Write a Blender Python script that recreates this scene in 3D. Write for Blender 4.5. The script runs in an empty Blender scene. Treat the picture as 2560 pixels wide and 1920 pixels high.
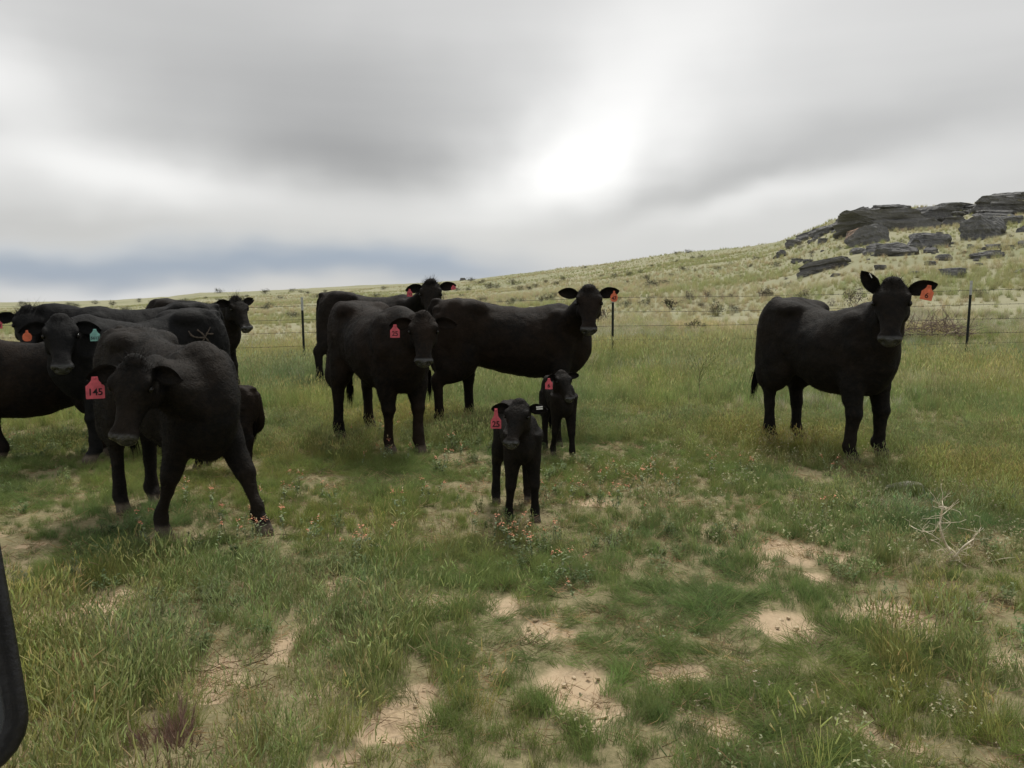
import bpy, bmesh, math, random
import numpy as np
from mathutils import Vector, Matrix
from mathutils.bvhtree import BVHTree

# ------------------------------------------------------------------ camera
S = bpy.context.scene
COL = S.collection
RAD = math.radians
F_PX, CX, CY = 2072.0, 1280.0, 960.0          # photograph is 2560 x 1920
CAM = np.array([0.0, 0.0, 1.4])
PITCH = math.atan(202.0 / F_PX)
cam_d = bpy.data.cameras.new('camera')
cam_d.sensor_width = 36.0
cam_d.lens = F_PX / 2560.0 * 36.0
cam_d.clip_start = 0.02
cam_d.clip_end = 12000.0
cam = bpy.data.objects.new('camera', cam_d)
cam.location = CAM
cam.rotation_euler = (math.pi / 2 - PITCH, 0, 0)
COL.objects.link(cam)
S.camera = cam
S.render.engine = 'CYCLES'
S.render.resolution_x, S.render.resolution_y = 1024, 768
S.view_settings.view_transform = 'Standard'
S.view_settings.look = 'None'
S.view_settings.gamma = 1.0
S.view_settings.use_curve_mapping = False
S.view_settings.exposure = 1.04

# ------------------------------------------------------------------ node helper
class NT:
    def __init__(self, tree):
        self.t = tree; self.n = tree.nodes; self.l = tree.links
    def new(self, typ, **kw):
        nd = self.n.new(typ)
        for k, v in kw.items(): setattr(nd, k, v)
        return nd
    def put(self, sock, v):
        if isinstance(v, bpy.types.NodeSocket): self.l.new(v, sock)
        elif v is not None: sock.default_value = v
    def math(self, op, a, b=None, c=None, clamp=False):
        nd = self.new('ShaderNodeMath', operation=op, use_clamp=clamp)
        self.put(nd.inputs[0], a)
        if b is not None: self.put(nd.inputs[1], b)
        if c is not None: self.put(nd.inputs[2], c)
        return nd.outputs[0]
    def mix(self, fac, a, b, blend='MIX'):
        nd = self.new('ShaderNodeMix', data_type='RGBA', blend_type=blend)
        self.put(nd.inputs[0], fac); self.put(nd.inputs[6], a); self.put(nd.inputs[7], b)
        return nd.outputs[2]
    def noise(self, vec, scale, detail=4, rough=.55, dist=0.0):
        nd = self.new('ShaderNodeTexNoise')
        if vec is not None: self.l.new(vec, nd.inputs['Vector'])
        nd.inputs['Scale'].default_value = scale; nd.inputs['Detail'].default_value = detail
        nd.inputs['Roughness'].default_value = rough; nd.inputs['Distortion'].default_value = dist
        return nd.outputs[0]
    def ramp(self, fac, stops, interp='LINEAR'):
        nd = self.new('ShaderNodeValToRGB'); r = nd.color_ramp; r.interpolation = interp
        while len(r.elements) < len(stops): r.elements.new(0.5)
        for e, (p, c) in zip(r.elements, stops):
            e.position = p; e.color = (c[0], c[1], c[2], 1) if len(c) == 3 else c
        self.l.new(fac, nd.inputs[0])
        return nd.outputs[0]
    def mapr(self, v, a, b, c=0.0, d=1.0, smooth=False):
        nd = self.new('ShaderNodeMapRange')
        if smooth: nd.interpolation_type = 'SMOOTHSTEP'
        self.put(nd.inputs[0], v)
        for i, q in enumerate((a, b, c, d)): nd.inputs[1 + i].default_value = q
        return nd.outputs[0]

# ------------------------------------------------------------------ world: overcast, streaked cloud deck over a Nishita sky
SUN_AZ, SUN_EL = RAD(14.0), RAD(58.0)        # azimuth from +Y towards +X
W = bpy.data.worlds.new('World'); S.world = W; W.use_nodes = True
nt = NT(W.node_tree); nt.n.clear()
sky = nt.new('ShaderNodeTexSky', sky_type='NISHITA', sun_disc=False)
sky.sun_elevation = SUN_EL; sky.sun_rotation = SUN_AZ
tc = nt.new('ShaderNodeTexCoord')
sep = nt.new('ShaderNodeSeparateXYZ'); nt.l.new(tc.outputs['Generated'], sep.inputs[0])
dx, dy, dz = sep.outputs
az = nt.math('MULTIPLY', nt.math('ARCTAN2', dx, dy), 57.2958)      # degrees, 0 = +Y
el = nt.math('MULTIPLY', nt.math('ARCSINE', dz), 57.2958)
def warpn(scale, off, amp, sx=1.0, sy=1.0):
    cb = nt.new('ShaderNodeCombineXYZ')
    nt.put(cb.inputs[0], nt.math('MULTIPLY', az, sx)); nt.put(cb.inputs[1], nt.math('MULTIPLY', el, sy)); cb.inputs[2].default_value = off
    n = nt.noise(cb.outputs[0], scale, 3, .5)
    return nt.math('MULTIPLY', nt.math('SUBTRACT', n, .5), amp)
waz = nt.math('ADD', nt.math('ADD', az, warpn(.06, 3.1, 9.0)), warpn(.25, 4.4, 3.0)); wel = nt.math('ADD', nt.math('ADD', el, warpn(.07, 8.7, 5.0)), warpn(.2, 2.2, 1.6, .5, 1.6))
def blob(a0, e0, ra, re, rot, amp):
    c, s = math.cos(RAD(rot)), math.sin(RAD(rot))
    da = nt.math('SUBTRACT', waz, a0); de = nt.math('SUBTRACT', wel, e0)
    u = nt.math('ADD', nt.math('MULTIPLY', da, c / ra), nt.math('MULTIPLY', de, s / ra))
    v = nt.math('ADD', nt.math('MULTIPLY', da, -s / re), nt.math('MULTIPLY', de, c / re))
    q = nt.math('ADD', nt.math('MULTIPLY', u, u), nt.math('MULTIPLY', v, v))
    return nt.math('MULTIPLY', nt.math('EXPONENT', nt.math('MULTIPLY', q, -1.0)), amp)
BL = [ # az, el, r_az, r_el, rotation, amplitude
    (-12, 13.5, 16, 5.2, -10, -.145), (-7, 9.4, 11, 2.0, -8, -.10), (-12, 8.6, 9, 1.6, -8, -.06), (-30, 22, 12, 4, -6, -.05),
    (-33, 14.0, 8, 2.6, -26, .20), (-25, 8.0, 10, 1.7, -8, .20), (-34, 10.4, 7, 1.2, -8, -.06),
    (-30, 5.0, 12, 1.1, 0, -.07), (3.8, 8.9, 4.6, 2.0, 16, .11), (2.6, 8.8, 9.5, 3.4, 16, .22), (7.0, 12.0, 7, 3.4, 46, .08),
    (9, 16, 8, 6, 50, .10), (15, 19, 11, 5, 20, .06), (11, 6.6, 10, 1.5, 14, -.13),
    (25, 10.6, 11, 2.4, 13, -.07), (14, 6.1, 9, 1.0, 9, .15), (24, 8.4, 9, 1.3, 10, .08),
    (-2, 4.4, 10, 1.2, 10, -.04), (-26, .9, 6.5, .55, 0, .10), (-7.5, 2.6, 4, .5, 0, .08), (-29, 3.2, 6, .45, 0, .05),
]
tot = None
for b in BL:
    v = blob(*b); tot = v if tot is None else nt.math('ADD', tot, v)
streak = warpn(.10, 1.3, .085, .22, 2.2)
streak2 = warpn(.035, 5.3, .08, .5, 1.0)
lum = nt.math('ADD', nt.math('ADD', nt.math('ADD', nt.math('MULTIPLY', tot, .62), .322), streak), streak2)
lum = nt.math('MAXIMUM', lum, .13)
cl = nt.new('ShaderNodeCombineColor')
nt.put(cl.inputs[0], nt.math('MULTIPLY', lum, 1.01)); nt.put(cl.inputs[1], nt.math('MULTIPLY', lum, 1.0)); nt.put(cl.inputs[2], nt.math('MULTIPLY', lum, .975))
# low belt of bluish far cloud above the horizon, all the way round
belt = nt.math('MULTIPLY', nt.math('EXPONENT', nt.math('MULTIPLY', nt.math('POWER', nt.math('MULTIPLY', nt.math('SUBTRACT', wel, 2.3), .80), 2.0), -1.0)),
               nt.mapr(az, -6.0, 6.0, .82, .10, True))
bluec = nt.mix(belt, cl.outputs[0], (.140, .174, .222, 1))
scaled = nt.new('ShaderNodeVectorMath', operation='SCALE'); nt.l.new(bluec, scaled.inputs[0]); scaled.inputs['Scale'].default_value = 10.0
mixed = nt.mix(.97, sky.outputs[0], scaled.outputs[0])
bg = nt.new('ShaderNodeBackground'); nt.l.new(mixed, bg.inputs[0]); bg.inputs[1].default_value = .10
W.cycles.sampling_method = 'MANUAL'; W.cycles.sample_map_resolution = 256
wo = nt.new('ShaderNodeOutputWorld'); nt.l.new(bg.outputs[0], wo.inputs[0])

sun_d = bpy.data.lights.new('sun', 'SUN'); sun_d.energy = 1.5; sun_d.angle = RAD(16); sun_d.color = (1, .96, .88)
sun = bpy.data.objects.new('sun', sun_d); COL.objects.link(sun)
sd = Vector((math.sin(SUN_AZ) * math.cos(SUN_EL), math.cos(SUN_AZ) * math.cos(SUN_EL), math.sin(SUN_EL)))
sun.rotation_euler = sd.to_track_quat('Z', 'Y').to_euler()

# ------------------------------------------------------------------ numeric helpers
rng = np.random.default_rng(7)
random.seed(7)
def hash2(ix, iy, seed):
    n = (ix.astype(np.int64) * 374761393 + iy.astype(np.int64) * 668265263 + seed * 974634777) & 0x7fffffff
    n = ((n ^ (n >> 13)) * 1274126177) & 0x7fffffff
    return ((n ^ (n >> 16)) & 0xffffff) / float(0xffffff)
def vnoise(x, y, seed=0):
    x = np.asarray(x, float); y = np.asarray(y, float)
    ix, iy = np.floor(x), np.floor(y); fx, fy = x - ix, y - iy
    u, v = fx * fx * (3 - 2 * fx), fy * fy * (3 - 2 * fy)
    a = hash2(ix, iy, seed); b = hash2(ix + 1, iy, seed); c = hash2(ix, iy + 1, seed); d = hash2(ix + 1, iy + 1, seed)
    return (a * (1 - u) + b * u) * (1 - v) + (c * (1 - u) + d * u) * v
def fbm(x, y, seed=0, oct=4):
    s, a, t = 0, .5, 0
    for i in range(oct):
        s = s + a * vnoise(x * 2 ** i, y * 2 ** i, seed + i * 17); t += a; a *= .5
    return s / t
def sstep(a, b, x):
    t = np.clip((np.asarray(x, float) - a) / (b - a), 0, 1); return t * t * (3 - 2 * t)

# ------------------------------------------------------------------ terrain height
SKY = np.array([  # photo column, row of the skyline, metres to it
    (-1800, 757, 900), (-400, 757, 900), (0, 756, 800), (250, 751, 600), (420, 741, 400), (500, 731, 320), (640, 729, 300), (800, 718, 270),
    (1000, 710, 235), (1140, 701, 210), (1250, 690, 180), (1400, 672, 150), (1700, 630, 118), (1900, 612, 100), (1950, 602, 96),
    (2080, 548, 86), (2200, 520, 80), (2400, 512, 78), (2560, 492, 76), (3000, 470, 78), (3800, 500, 95)], float)
FWD = np.array([0, math.cos(PITCH), -math.sin(PITCH)]); UP = np.array([0, math.sin(PITCH), math.cos(PITCH)])
def ray(px, py):
    d = FWD * F_PX + np.array([1.0, 0, 0]) * (px - CX) - UP * (py - CY)
    return d / np.linalg.norm(d)
_az, _zr, _R = [], [], []
for px, py, R in SKY:
    d = ray(px, py); h = math.hypot(d[0], d[1])
    _az.append(math.atan2(d[0], d[1])); _zr.append(1.4 + d[2] / h * R); _R.append(R)
_az = np.array([-math.pi] + _az + [math.pi]); _zr = np.array([_zr[0]] + _zr + [_zr[0]]); _R = np.array([_R[0]] + _R + [_R[0]])
def z_near(x, y):
    yy = np.maximum(y, 0)
    return (np.minimum(yy, 40) / 15.0) ** 2 * np.clip(.33 + .022 * x, .04, .8)
R0 = 15.5
def zfun(x, y):
    x = np.asarray(x, float); y = np.asarray(y, float)
    r = np.hypot(x, y) + 1e-9; a = np.arctan2(x, y)
    zr = np.interp(a, _az, _zr); R = np.interp(a, _az, _R)
    s = R0 / r
    zn = z_near(np.where(r > R0, x * s, x), np.where(r > R0, y * s, y))
    t = np.clip((r - R0) / (R - R0), 0, None)
    zf = zn + (zr - zn) * np.minimum(t, 1) ** 1.12 * 1.0
    # past the ridge the land levels off and falls away slowly
    zf = zf - np.maximum(r - R, 0) * .015 - np.maximum(r - R, 0) ** 2 * 2e-6
    und = (fbm(x * .05 + 3, y * .05, 5, 3) - .5) * sstep(18, 60, r) * np.minimum(1.6, r * .012) * sstep(1.15, .7, t)
    und2 = (fbm(x * .3, y * .3, 9, 3) - .5) * sstep(16, 40, r) * .22
    bump = (fbm(x * .9, y * .9, 2, 3) - .5) * .05 * sstep(2, 5, r)
    return np.where(r > R0, zf, zn) + und + und2 + bump
def Z(x, y): return float(zfun(np.array([x]), np.array([y]))[0])
_RS = np.concatenate([np.arange(1.2, 30, .04), 30 * 1.006 ** np.arange(0, 640)])
def hit(px, py):
    d = ray(px, py); h = math.hypot(d[0], d[1]); t = _RS / h
    X, Y, Zr = d[0] * t, d[1] * t, 1.4 + d[2] * t
    below = np.nonzero(Zr < zfun(X, Y))[0]
    i = below[0] if len(below) else len(_RS) - 1
    return np.array([X[i], Y[i], float(zfun(X[i:i+1], Y[i:i+1])[0])])
def at(px, py, Y):
    d = ray(px, py); return CAM + d * (Y / d[1])

# bare soil patches, traced from the photograph onto the ground: column, row, width, height (photo pixels)
q = 2560 / 2212.
PATCH = [(830,1565,230,90),(900,1510,120,40),(1265,1490,150,100),(1330,1530,110,60),(650,1375,60,110),(500,1450,120,80),(440,1500,90,60),(1480,1440,190,34),
    (1140,1370,110,70),(720,1265,130,26),(960,1312,110,40),(1060,1330,60,34),(840,1290,80,24),(1690,1185,260,34),(1800,1200,160,30),(1640,1212,90,26),(1765,1250,70,34),(1900,1325,190,70),(1690,1345,210,70),
    (1990,1360,120,40),(1540,1550,110,60),(1600,1600,60,60),(300,1240,70,36),(410,1165,80,26),(90,1172,100,26),(1270,1085,50,16),(1350,1137,60,14),(1950,1052,70,12),
    (2150,1640,120,50),(1220,1372,70,40),(85,1330,60,90),(330,1165,70,18),(1950,1610,90,40),(1130,975,60,10),(650,1480,100,40),(1420,1180,60,14),(270,1205,90,20),(1850,1590,110,26),(700,1640,60,60),(980,1380,60,24)]
_P = []
for (x, y, w, h) in PATCH:
    c = hit(x*q, y*q); e = hit((x + w*.5)*q, y*q); g = hit(x*q, (y - h*.5)*q)
    _P.append((c[0], c[1], max(.06, abs(e[0]-c[0])*.88), max(.06, abs(g[1]-c[1])*.88)))
def bare(x, y):
    """1 on bare soil, 0 under full grass"""
    x = np.asarray(x, float); y = np.asarray(y, float)
    wx = x + (fbm(x*3.1, y*3.1, 31, 3) - .5) * .35; wy = y + (fbm(x*3.1+9, y*3.1, 37, 3) - .5) * .35
    v = np.zeros_like(x)
    for (cx, cy, rx, ry) in _P:
        v = np.maximum(v, 1.25 - np.sqrt(((wx-cx)/rx)**2 + ((wy-cy)/ry)**2))
    rn = fbm(x*1.6+4, y*1.6, 41, 4)
    v = np.maximum(v, (rn - .67) * 5 * sstep(7.0, 4.0, np.hypot(x, y)))
    return np.clip(v * 1.25, 0, 1)

# ------------------------------------------------------------------ object helpers
def tag(o, label=None, cat=None, group=None, kind=None):
    if label: o['label'] = label
    if cat: o['category'] = cat
    if group: o['group'] = group
    if kind: o['kind'] = kind
    return o
def mesh_np(name, V, Fc, mats=(), smooth=True):
    me = bpy.data.meshes.new(name)
    if isinstance(Fc, np.ndarray):
        n, k = Fc.shape
        me.vertices.add(len(V)); me.vertices.foreach_set('co', np.asarray(V, np.float32).ravel())
        me.loops.add(n * k); me.loops.foreach_set('vertex_index', Fc.astype(np.int32).ravel())
        me.polygons.add(n); me.polygons.foreach_set('loop_start', np.arange(0, n * k, k, dtype=np.int32))
        me.update(calc_edges=True)
    else:
        me.from_pydata([tuple(v) for v in V], [], Fc); me.update()
    for m in mats: me.materials.append(m)
    if smooth: me.polygons.foreach_set('use_smooth', np.ones(len(me.polygons), bool))
    return me
def obj(name, me, parent=None, loc=None):
    o = bpy.data.objects.new(name, me); COL.objects.link(o)
    if parent: o.parent = parent
    if loc is not None: o.location = loc
    return o
def empty(name, loc, rz=0):
    o = bpy.data.objects.new(name, None); COL.objects.link(o)
    o.location = loc; o.rotation_euler = (0, 0, rz); o.empty_display_size = .2
    return o
def fattr(me, name, data, domain='POINT'):
    a = me.attributes.new(name, 'FLOAT', domain); a.data.foreach_set('value', np.asarray(data, np.float32))
def cattr(me, name, data, domain='POINT'):
    a = me.attributes.new(name, 'FLOAT_COLOR', domain)
    d = np.ones((len(data), 4), np.float32); d[:, :3] = data; a.data.foreach_set('color', d.ravel())

def material(name):
    m = bpy.data.materials.new(name); m.use_nodes = True
    t = NT(m.node_tree); t.n.clear()
    out = t.new('ShaderNodeOutputMaterial'); b = t.new('ShaderNodeBsdfPrincipled'); t.l.new(b.outputs[0], out.inputs[0])
    b.inputs['Specular IOR Level'].default_value = .3
    return m, t, b, out
def simple(name, col, rough=.7, metal=0, var=.0, scale=8, bump=0):
    m, t, b, out = material(name)
    b.inputs['Roughness'].default_value = rough; b.inputs['Metallic'].default_value = metal
    tcn = t.new('ShaderNodeTexCoord')
    n = t.noise(tcn.outputs['Object'], scale, 5, .6)
    lo = tuple(c * (1 - var) for c in col); hi = tuple(min(1, c * (1 + var)) for c in col)
    t.l.new(t.ramp(n, [(.3, lo), (.7, hi)]), b.inputs['Base Color'])
    if bump:
        bp = t.new('ShaderNodeBump'); bp.inputs['Strength'].default_value = bump; t.l.new(n, bp.inputs['Height']); bp.inputs['Distance'].default_value = .02
        t.l.new(bp.outputs[0], b.inputs['Normal'])
    return m

# ------------------------------------------------------------------ ground sheet
def build_ground():
    a1 = np.linspace(RAD(-37), RAD(37), 500)
    a2 = np.linspace(RAD(37), RAD(323), 74)[1:-1]
    A = np.concatenate([a1, a2]); na = len(A)
    r = [.35]
    while r[-1] < 10: r.append(r[-1] * 1.0105 + .003)
    while r[-1] < 6000: r.append(r[-1] * (1.024 if r[-1] < 300 else 1.08))
    Rr = np.array(r); nr = len(Rr)
    RR, AA = np.meshgrid(Rr, A, indexing='ij')
    X = (RR * np.sin(AA)).ravel(); Y = (RR * np.cos(AA)).ravel()
    z = zfun(X, Y)
    rr = np.hypot(X, Y)
    near = sstep(13, 8, rr)
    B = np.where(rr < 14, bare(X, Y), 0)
    fine = (fbm(X*9, Y*9, 51, 4) - .5) * .035 + np.abs(fbm(X*22, Y*22, 57, 3) - .5) * -.02
    cell = fbm(X*5, Y*5, 61, 2)
    plates = np.where(vnoise(X*14, Y*14, 67) > .56, .010, 0) * (cell > .42)
    z = z + near * (fine + plates * B - B * .018)
    V = np.stack([X, Y, z], 1)
    V = np.vstack([V, [[0, 0, z_near(0, 0)]]])
    i = np.arange(nr - 1)[:, None] * na; j = np.arange(na)[None, :]; j2 = (j + 1) % na
    Fq = np.stack([(i + j), (i + na + j), (i + na + j2), (i + j2)], -1).reshape(-1, 4)[:, ::-1]
    c = len(V) - 1
    faces = Fq
    # small cap at the camera's feet
    tri = np.stack([np.full(na, c), np.arange(na), (np.arange(na) + 1) % na], 1)[:, ::-1]
    me = bpy.data.meshes.new('ground')
    nF, nT = len(faces), len(tri)
    me.vertices.add(len(V)); me.vertices.foreach_set('co', V.astype(np.float32).ravel())
    me.loops.add(nF*4 + nT*3); me.loops.foreach_set('vertex_index', np.concatenate([faces.ravel(), tri.ravel()]).astype(np.int32))
    me.polygons.add(nF + nT)
    me.polygons.foreach_set('loop_start', np.concatenate([np.arange(nF)*4, nF*4 + np.arange(nT)*3]).astype(np.int32))
    me.update(calc_edges=True)
    me.polygons.foreach_set('use_smooth', np.ones(nF + nT, bool))
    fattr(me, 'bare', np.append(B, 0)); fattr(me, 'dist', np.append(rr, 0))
    m, t, b, out = material('ground')
    b.inputs['Roughness'].default_value = .95; b.inputs['Specular IOR Level'].default_value = .1
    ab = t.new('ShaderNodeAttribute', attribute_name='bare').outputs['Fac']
    ad = t.new('ShaderNodeAttribute', attribute_name='dist').outputs['Fac']
    tcn = t.new('ShaderNodeTexCoord'); P = tcn.outputs['Object']
    n1 = t.noise(P, 7, 6, .65); n2 = t.noise(P, 1.3, 4, .5); n3 = t.noise(P, 45, 4, .7)
    soil = t.mix(n1, (.33, .235, .15, 1), (.53, .42, .285, 1))
    soil = t.mix(t.mapr(n3, .35, .75), soil, t.mix(n2, (.38, .27, .17, 1), (.60, .49, .34, 1)))
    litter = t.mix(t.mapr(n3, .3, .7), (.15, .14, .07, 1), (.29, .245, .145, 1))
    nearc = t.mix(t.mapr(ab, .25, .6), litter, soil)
    # far slopes: dry pale grass with greener drifts, too far to tell blades apart
    mp = t.new('ShaderNodeMapping'); t.l.new(P, mp.inputs[0]); mp.inputs['Scale'].default_value = (.5, 1.0, 1.0)
    f1 = t.noise(mp.outputs[0], .10, 5, .6, .4); f2 = t.noise(mp.outputs[0], .9, 5, .65); f3 = t.noise(P, 4, 3, .6)
    dry = t.mix(f2, (.24, .23, .148, 1), (.37, .355, .24, 1))
    grn = t.mix(f2, (.165, .175, .095, 1), (.29, .295, .175, 1))
    far = t.mix(t.mapr(f1, .40, .64), dry, grn)
    far = t.mix(t.mapr(f3, .58, .8, 0, .5), far, (.20, .17, .105, 1))
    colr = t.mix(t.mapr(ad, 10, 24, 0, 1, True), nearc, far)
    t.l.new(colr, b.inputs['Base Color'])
    bp = t.new('ShaderNodeBump'); bp.inputs['Strength'].default_value = .5; bp.inputs['Distance'].default_value = .012
    t.l.new(n3, bp.inputs['Height']); t.l.new(bp.outputs[0], b.inputs['Normal'])
    me.materials.append(m)
    o = obj('ground', me); tag(o, 'dry tan soil ground rising into a pale grassy hillside', 'ground', kind='structure')
    return o
GROUND = build_ground()

# ------------------------------------------------------------------ rock outcrop on the hill
def rock_mat():
    m, t, b, out = material('basalt')
    tcn = t.new('ShaderNodeTexCoord'); P = tcn.outputs['Object']
    oi = t.new('ShaderNodeObjectInfo').outputs['Random']
    n1 = t.noise(P, 1.4, 6, .65, .3); n2 = t.noise(P, 6, 6, .7)
    mp = t.new('ShaderNodeMapping'); t.l.new(P, mp.inputs[0]); mp.inputs['Scale'].default_value = (.4, .4, 5)
    n3 = t.noise(mp.outputs[0], 1.5, 4, .6)
    c = t.mix(n1, (.085, .087, .092, 1), (.20, .20, .20, 1))
    c = t.mix(t.mapr(n2, .50, .72, 0, .75), c, (.29, .285, .265, 1))
    c = t.mix(t.mapr(n3, .58, .68, 0, .28), c, (.055, .052, .05, 1))
    c = t.mix(t.mapr(oi, .0, 1, 0, .35), c, (.18, .175, .165, 1))
    red = t.new('ShaderNodeAttribute', attribute_name='red').outputs['Fac']
    c = t.mix(red, c, t.mix(n2, (.26, .16, .11, 1), (.38, .28, .21, 1)))
    t.l.new(c, b.inputs['Base Color']); b.inputs['Roughness'].default_value = .9; b.inputs['Specular IOR Level'].default_value = .15
    bp = t.new('ShaderNodeBump'); bp.inputs['Strength'].default_value = .8; bp.inputs['Distance'].default_value = .12
    t.l.new(t.math('ADD', n2, n3), bp.inputs['Height']); t.l.new(bp.outputs[0], b.inputs['Normal'])
    return m
M_ROCK = rock_mat()
def rock_mesh(name, w, d, h, seed, blocky=.75, red=False, cuts=9, res=11):
    rs = np.random.default_rng(seed)
    bm = bmesh.new(); bmesh.ops.create_cube(bm, size=2)
    bmesh.ops.subdivide_edges(bm, edges=bm.edges[:], cuts=res, use_grid_fill=True)
    V = np.array([v.co[:] for v in bm.verts])
    r = np.linalg.norm(V, axis=1)[:, None]; V = V*blocky + V/r*(1-blocky)*1.25
    for _ in range(cuts):
        nrm = rs.normal(0, 1, 3); nrm[2] = nrm[2]*.6 + .15; nrm /= np.linalg.norm(nrm); dd = rs.uniform(.72, 1.02)
        V -= nrm[None]*np.maximum(0, V @ nrm - dd)[:, None]
    # bedding ledges
    led = np.floor((V[:, 2] + rs.random())*rs.uniform(2.0, 3.4))
    V[:, :2] *= (1 + (hash2(led, led*0+seed, 3) - .5)*.24)[:, None]
    N = lambda s_, k: fbm(V[:, 0]*s_ + seed, V[:, 1]*s_ + V[:, 2]*s_*1.7 + seed*.3, k, 3) - .5
    V += np.stack([N(2.2, 1), N(2.2, 2), N(2.2, 3)*.6], 1)*.20
    V += np.stack([N(7, 4), N(7, 5), N(7, 6)], 1)*.11
    V *= np.array([w/2, d/2, h/2])
    for v, c in zip(bm.verts, V): v.co = c
    me = bpy.data.meshes.new(name); bm.to_mesh(me); bm.free(); me.materials.append(M_ROCK)
    nz = np.array([v.normal.z for v in me.vertices]) if red else None
    fattr(me, 'red', sstep(.35, .75, nz)*(rs.random(len(V)) > -1)*sstep(-.1, .25, -V[:, 0]/w) if red else np.zeros(len(V)))
    return me
def build_rocks():
    T = lambda x, y: (1860 + x*.3165, 440 + y*.3165)
    # zoom coords: centre x, y (foot row), width, height, depth factor, tilt deg, label
    R = [
        (295, 640, 110, 75, .8, 8, 'dark boulder at the foot end of the ridge'), (385, 560, 110, 75, .7, 10, 'grey boulder pair member low on the ridge line'),
        (500, 500, 130, 70, .8, -18, 'slab leaning along the lower ridge line'), (640, 455, 180, 70, .8, -12, 'long dark slab along the ridge line'),
        (760, 390, 140, 50, .8, -20, 'thin slab on the ridge above the long dark slab'), (860, 385, 270, 110, .8, -20, 'wide sloping ledge below the crest'),
        (1180, 262, 200, 46, .9, -3, 'flat capstone lying on top of the crest'), (1045, 285, 130, 40, .9, 6, 'small flat slab beside the capstone'),
        (1110, 415, 480, 185, .6, -2, 'biggest rock block of the outcrop with a dark face'), (1450, 378, 230, 160, .7, 2, 'square block right beside the biggest rock block'),
        (1650, 275, 210, 70, .8, 4, 'low broken ledge running along the crest'), (975, 535, 250, 175, .8, -12, 'tilted block with a reddish brown top'),
        (1200, 625, 250, 125, .8, -5, 'fallen slab below the tilted reddish block'), (1050, 605, 150, 95, .8, 4, 'rough boulder between the tilted block and the fallen slab'),
        (890, 615, 120, 62, .8, 3, 'small boulder under the tilted reddish block'), (1450, 560, 260, 135, .8, 6, 'broad rugged boulder right of the fallen slab'),
        (1360, 580, 150, 85, .8, 0, 'boulder wedged beside the broad rugged boulder'), (1480, 605, 100, 55, .8, 0, 'small stone below the broad rugged boulder'),
        (640, 735, 300, 85, .8, -10, 'low flat rock on the grassy slope below the ridge'), (430, 685, 90, 45, .8, 0, 'small stone left of the low flat rock'),
        (620, 535, 76, 55, .8, 0, 'round stone under the long dark slab'), (575, 500, 66, 36, .8, 0, 'small stone touching the ridge slabs'), (530, 530, 56, 34, .8, 0, 'smallest stone under the ridge slabs'),
        (725, 445, 56, 30, .8, 0, 'small stone under the thin ridge slab'),
        (1950, 280, 200, 130, .8, 4, 'tall dark boulder on the crest near the summit'), (1860, 485, 225, 185, .85, 0, 'rounded standing boulder alone on the slope'),
        (2050, 385, 170, 90, .8, -8, 'flat topped boulder right of the standing boulder'), (2120, 200, 230, 85, .9, 2, 'summit slab overhanging the slope'), (2150, 300, 220, 110, .8, 3, 'ledge under the summit slab'),
        (1670, 390, 120, 80, .8, 0, 'dark cracked stone right of the square block'), (1740, 305, 95, 34, .8, -4, 'thin stone below the low broken ledge'), (2205, 445, 80, 60, .8, 0, 'stone below the flat topped boulder'),
        (1290, 330, 280, 70, .8, 2, 'flat ledge bridging the two crest blocks'), (1560, 330, 210, 90, .8, 3, 'rough ledge end beside the low broken ledge'), (1790, 262, 180, 44, .8, 2, 'grassy topped slab between the crest ledges'), (940, 330, 200, 60, .8, -14, 'sloping slab above the wide sloping ledge'), (1980, 330, 190, 70, .8, 4, 'half buried ledge under the tall dark boulder'),
        (1910, 640, 170, 60, .8, 0, 'buried rock in the grass under the standing boulder'), (2185, 765, 80, 36, .8, 0, 'dark stone low on the slope'), (720, 795, 70, 30, .8, 0, 'small dark stone under the low flat rock'), (2205, 560, 60, 60, .8, 0, 'stone halfway down the slope'),
    ]
    for i, (x, y, w, h, df, tilt, lab) in enumerate(R):
        px, py = T(x, y)
        g = hit(px, min(py, 5000)); 
        # crest rocks may lie above the ridge: bring them back to the skyline's own distance
        dist = math.hypot(g[0], g[1])
        a_ = math.atan2(g[0], g[1]); Rm = float(np.interp(a_, _az, _R))
        if dist > Rm*.97:
            dist = Rm*.96; g = np.array([math.sin(a_)*dist, math.cos(a_)*dist, 0]); g[2] = Z(g[0], g[1])
        m_ = .3165*dist/F_PX
        W_, H_ = w*m_*(1.30 if y < 520 and w > 100 else 1.05), h*m_*(.72 if y < 520 else .82)
        me = rock_mesh('rock', W_, max(W_*df, H_*.8), H_*1.55, 100+i, (.92 if w > 150 else .8), red=(i == 11), res=(13 if w > 150 else 8))
        o = obj('rock', me, None, (g[0], g[1], g[2] + H_*(.20 if y < 520 else .04))); o.rotation_euler = (RAD(rng.uniform(-4, 4)), RAD(tilt), -a_ + RAD(rng.uniform(-14, 14)))
        tag(o, lab, 'rock', 'dark rocks of the hill outcrop')
    stones = [rock_mesh('rubble', 1, .8, .7, 400+k, .7, res=4) for k in range(5)]
    for i in range(46):
        px, py = T(rng.uniform(250, 2200), rng.uniform(330, 800)); sky_y = float(np.interp(px, SKY[:, 0], SKY[:, 1]))
        if py < sky_y + 14: py = sky_y + 14 + rng.random()*60
        g = hit(px, py); s_ = rng.uniform(.12, .5)*(1 if rng.random() < .8 else 1.5)
        o = obj('rubble_stone', stones[i % 5], None, (g[0], g[1], g[2] + s_*.12)); o.scale = (s_*1.3, s_, s_*.8); o.rotation_euler = (0, 0, rng.random()*6.28)
        tag(o, 'small rubble stone strewn over the grass below the outcrop', 'stone', 'rubble below the outcrop')
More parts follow.
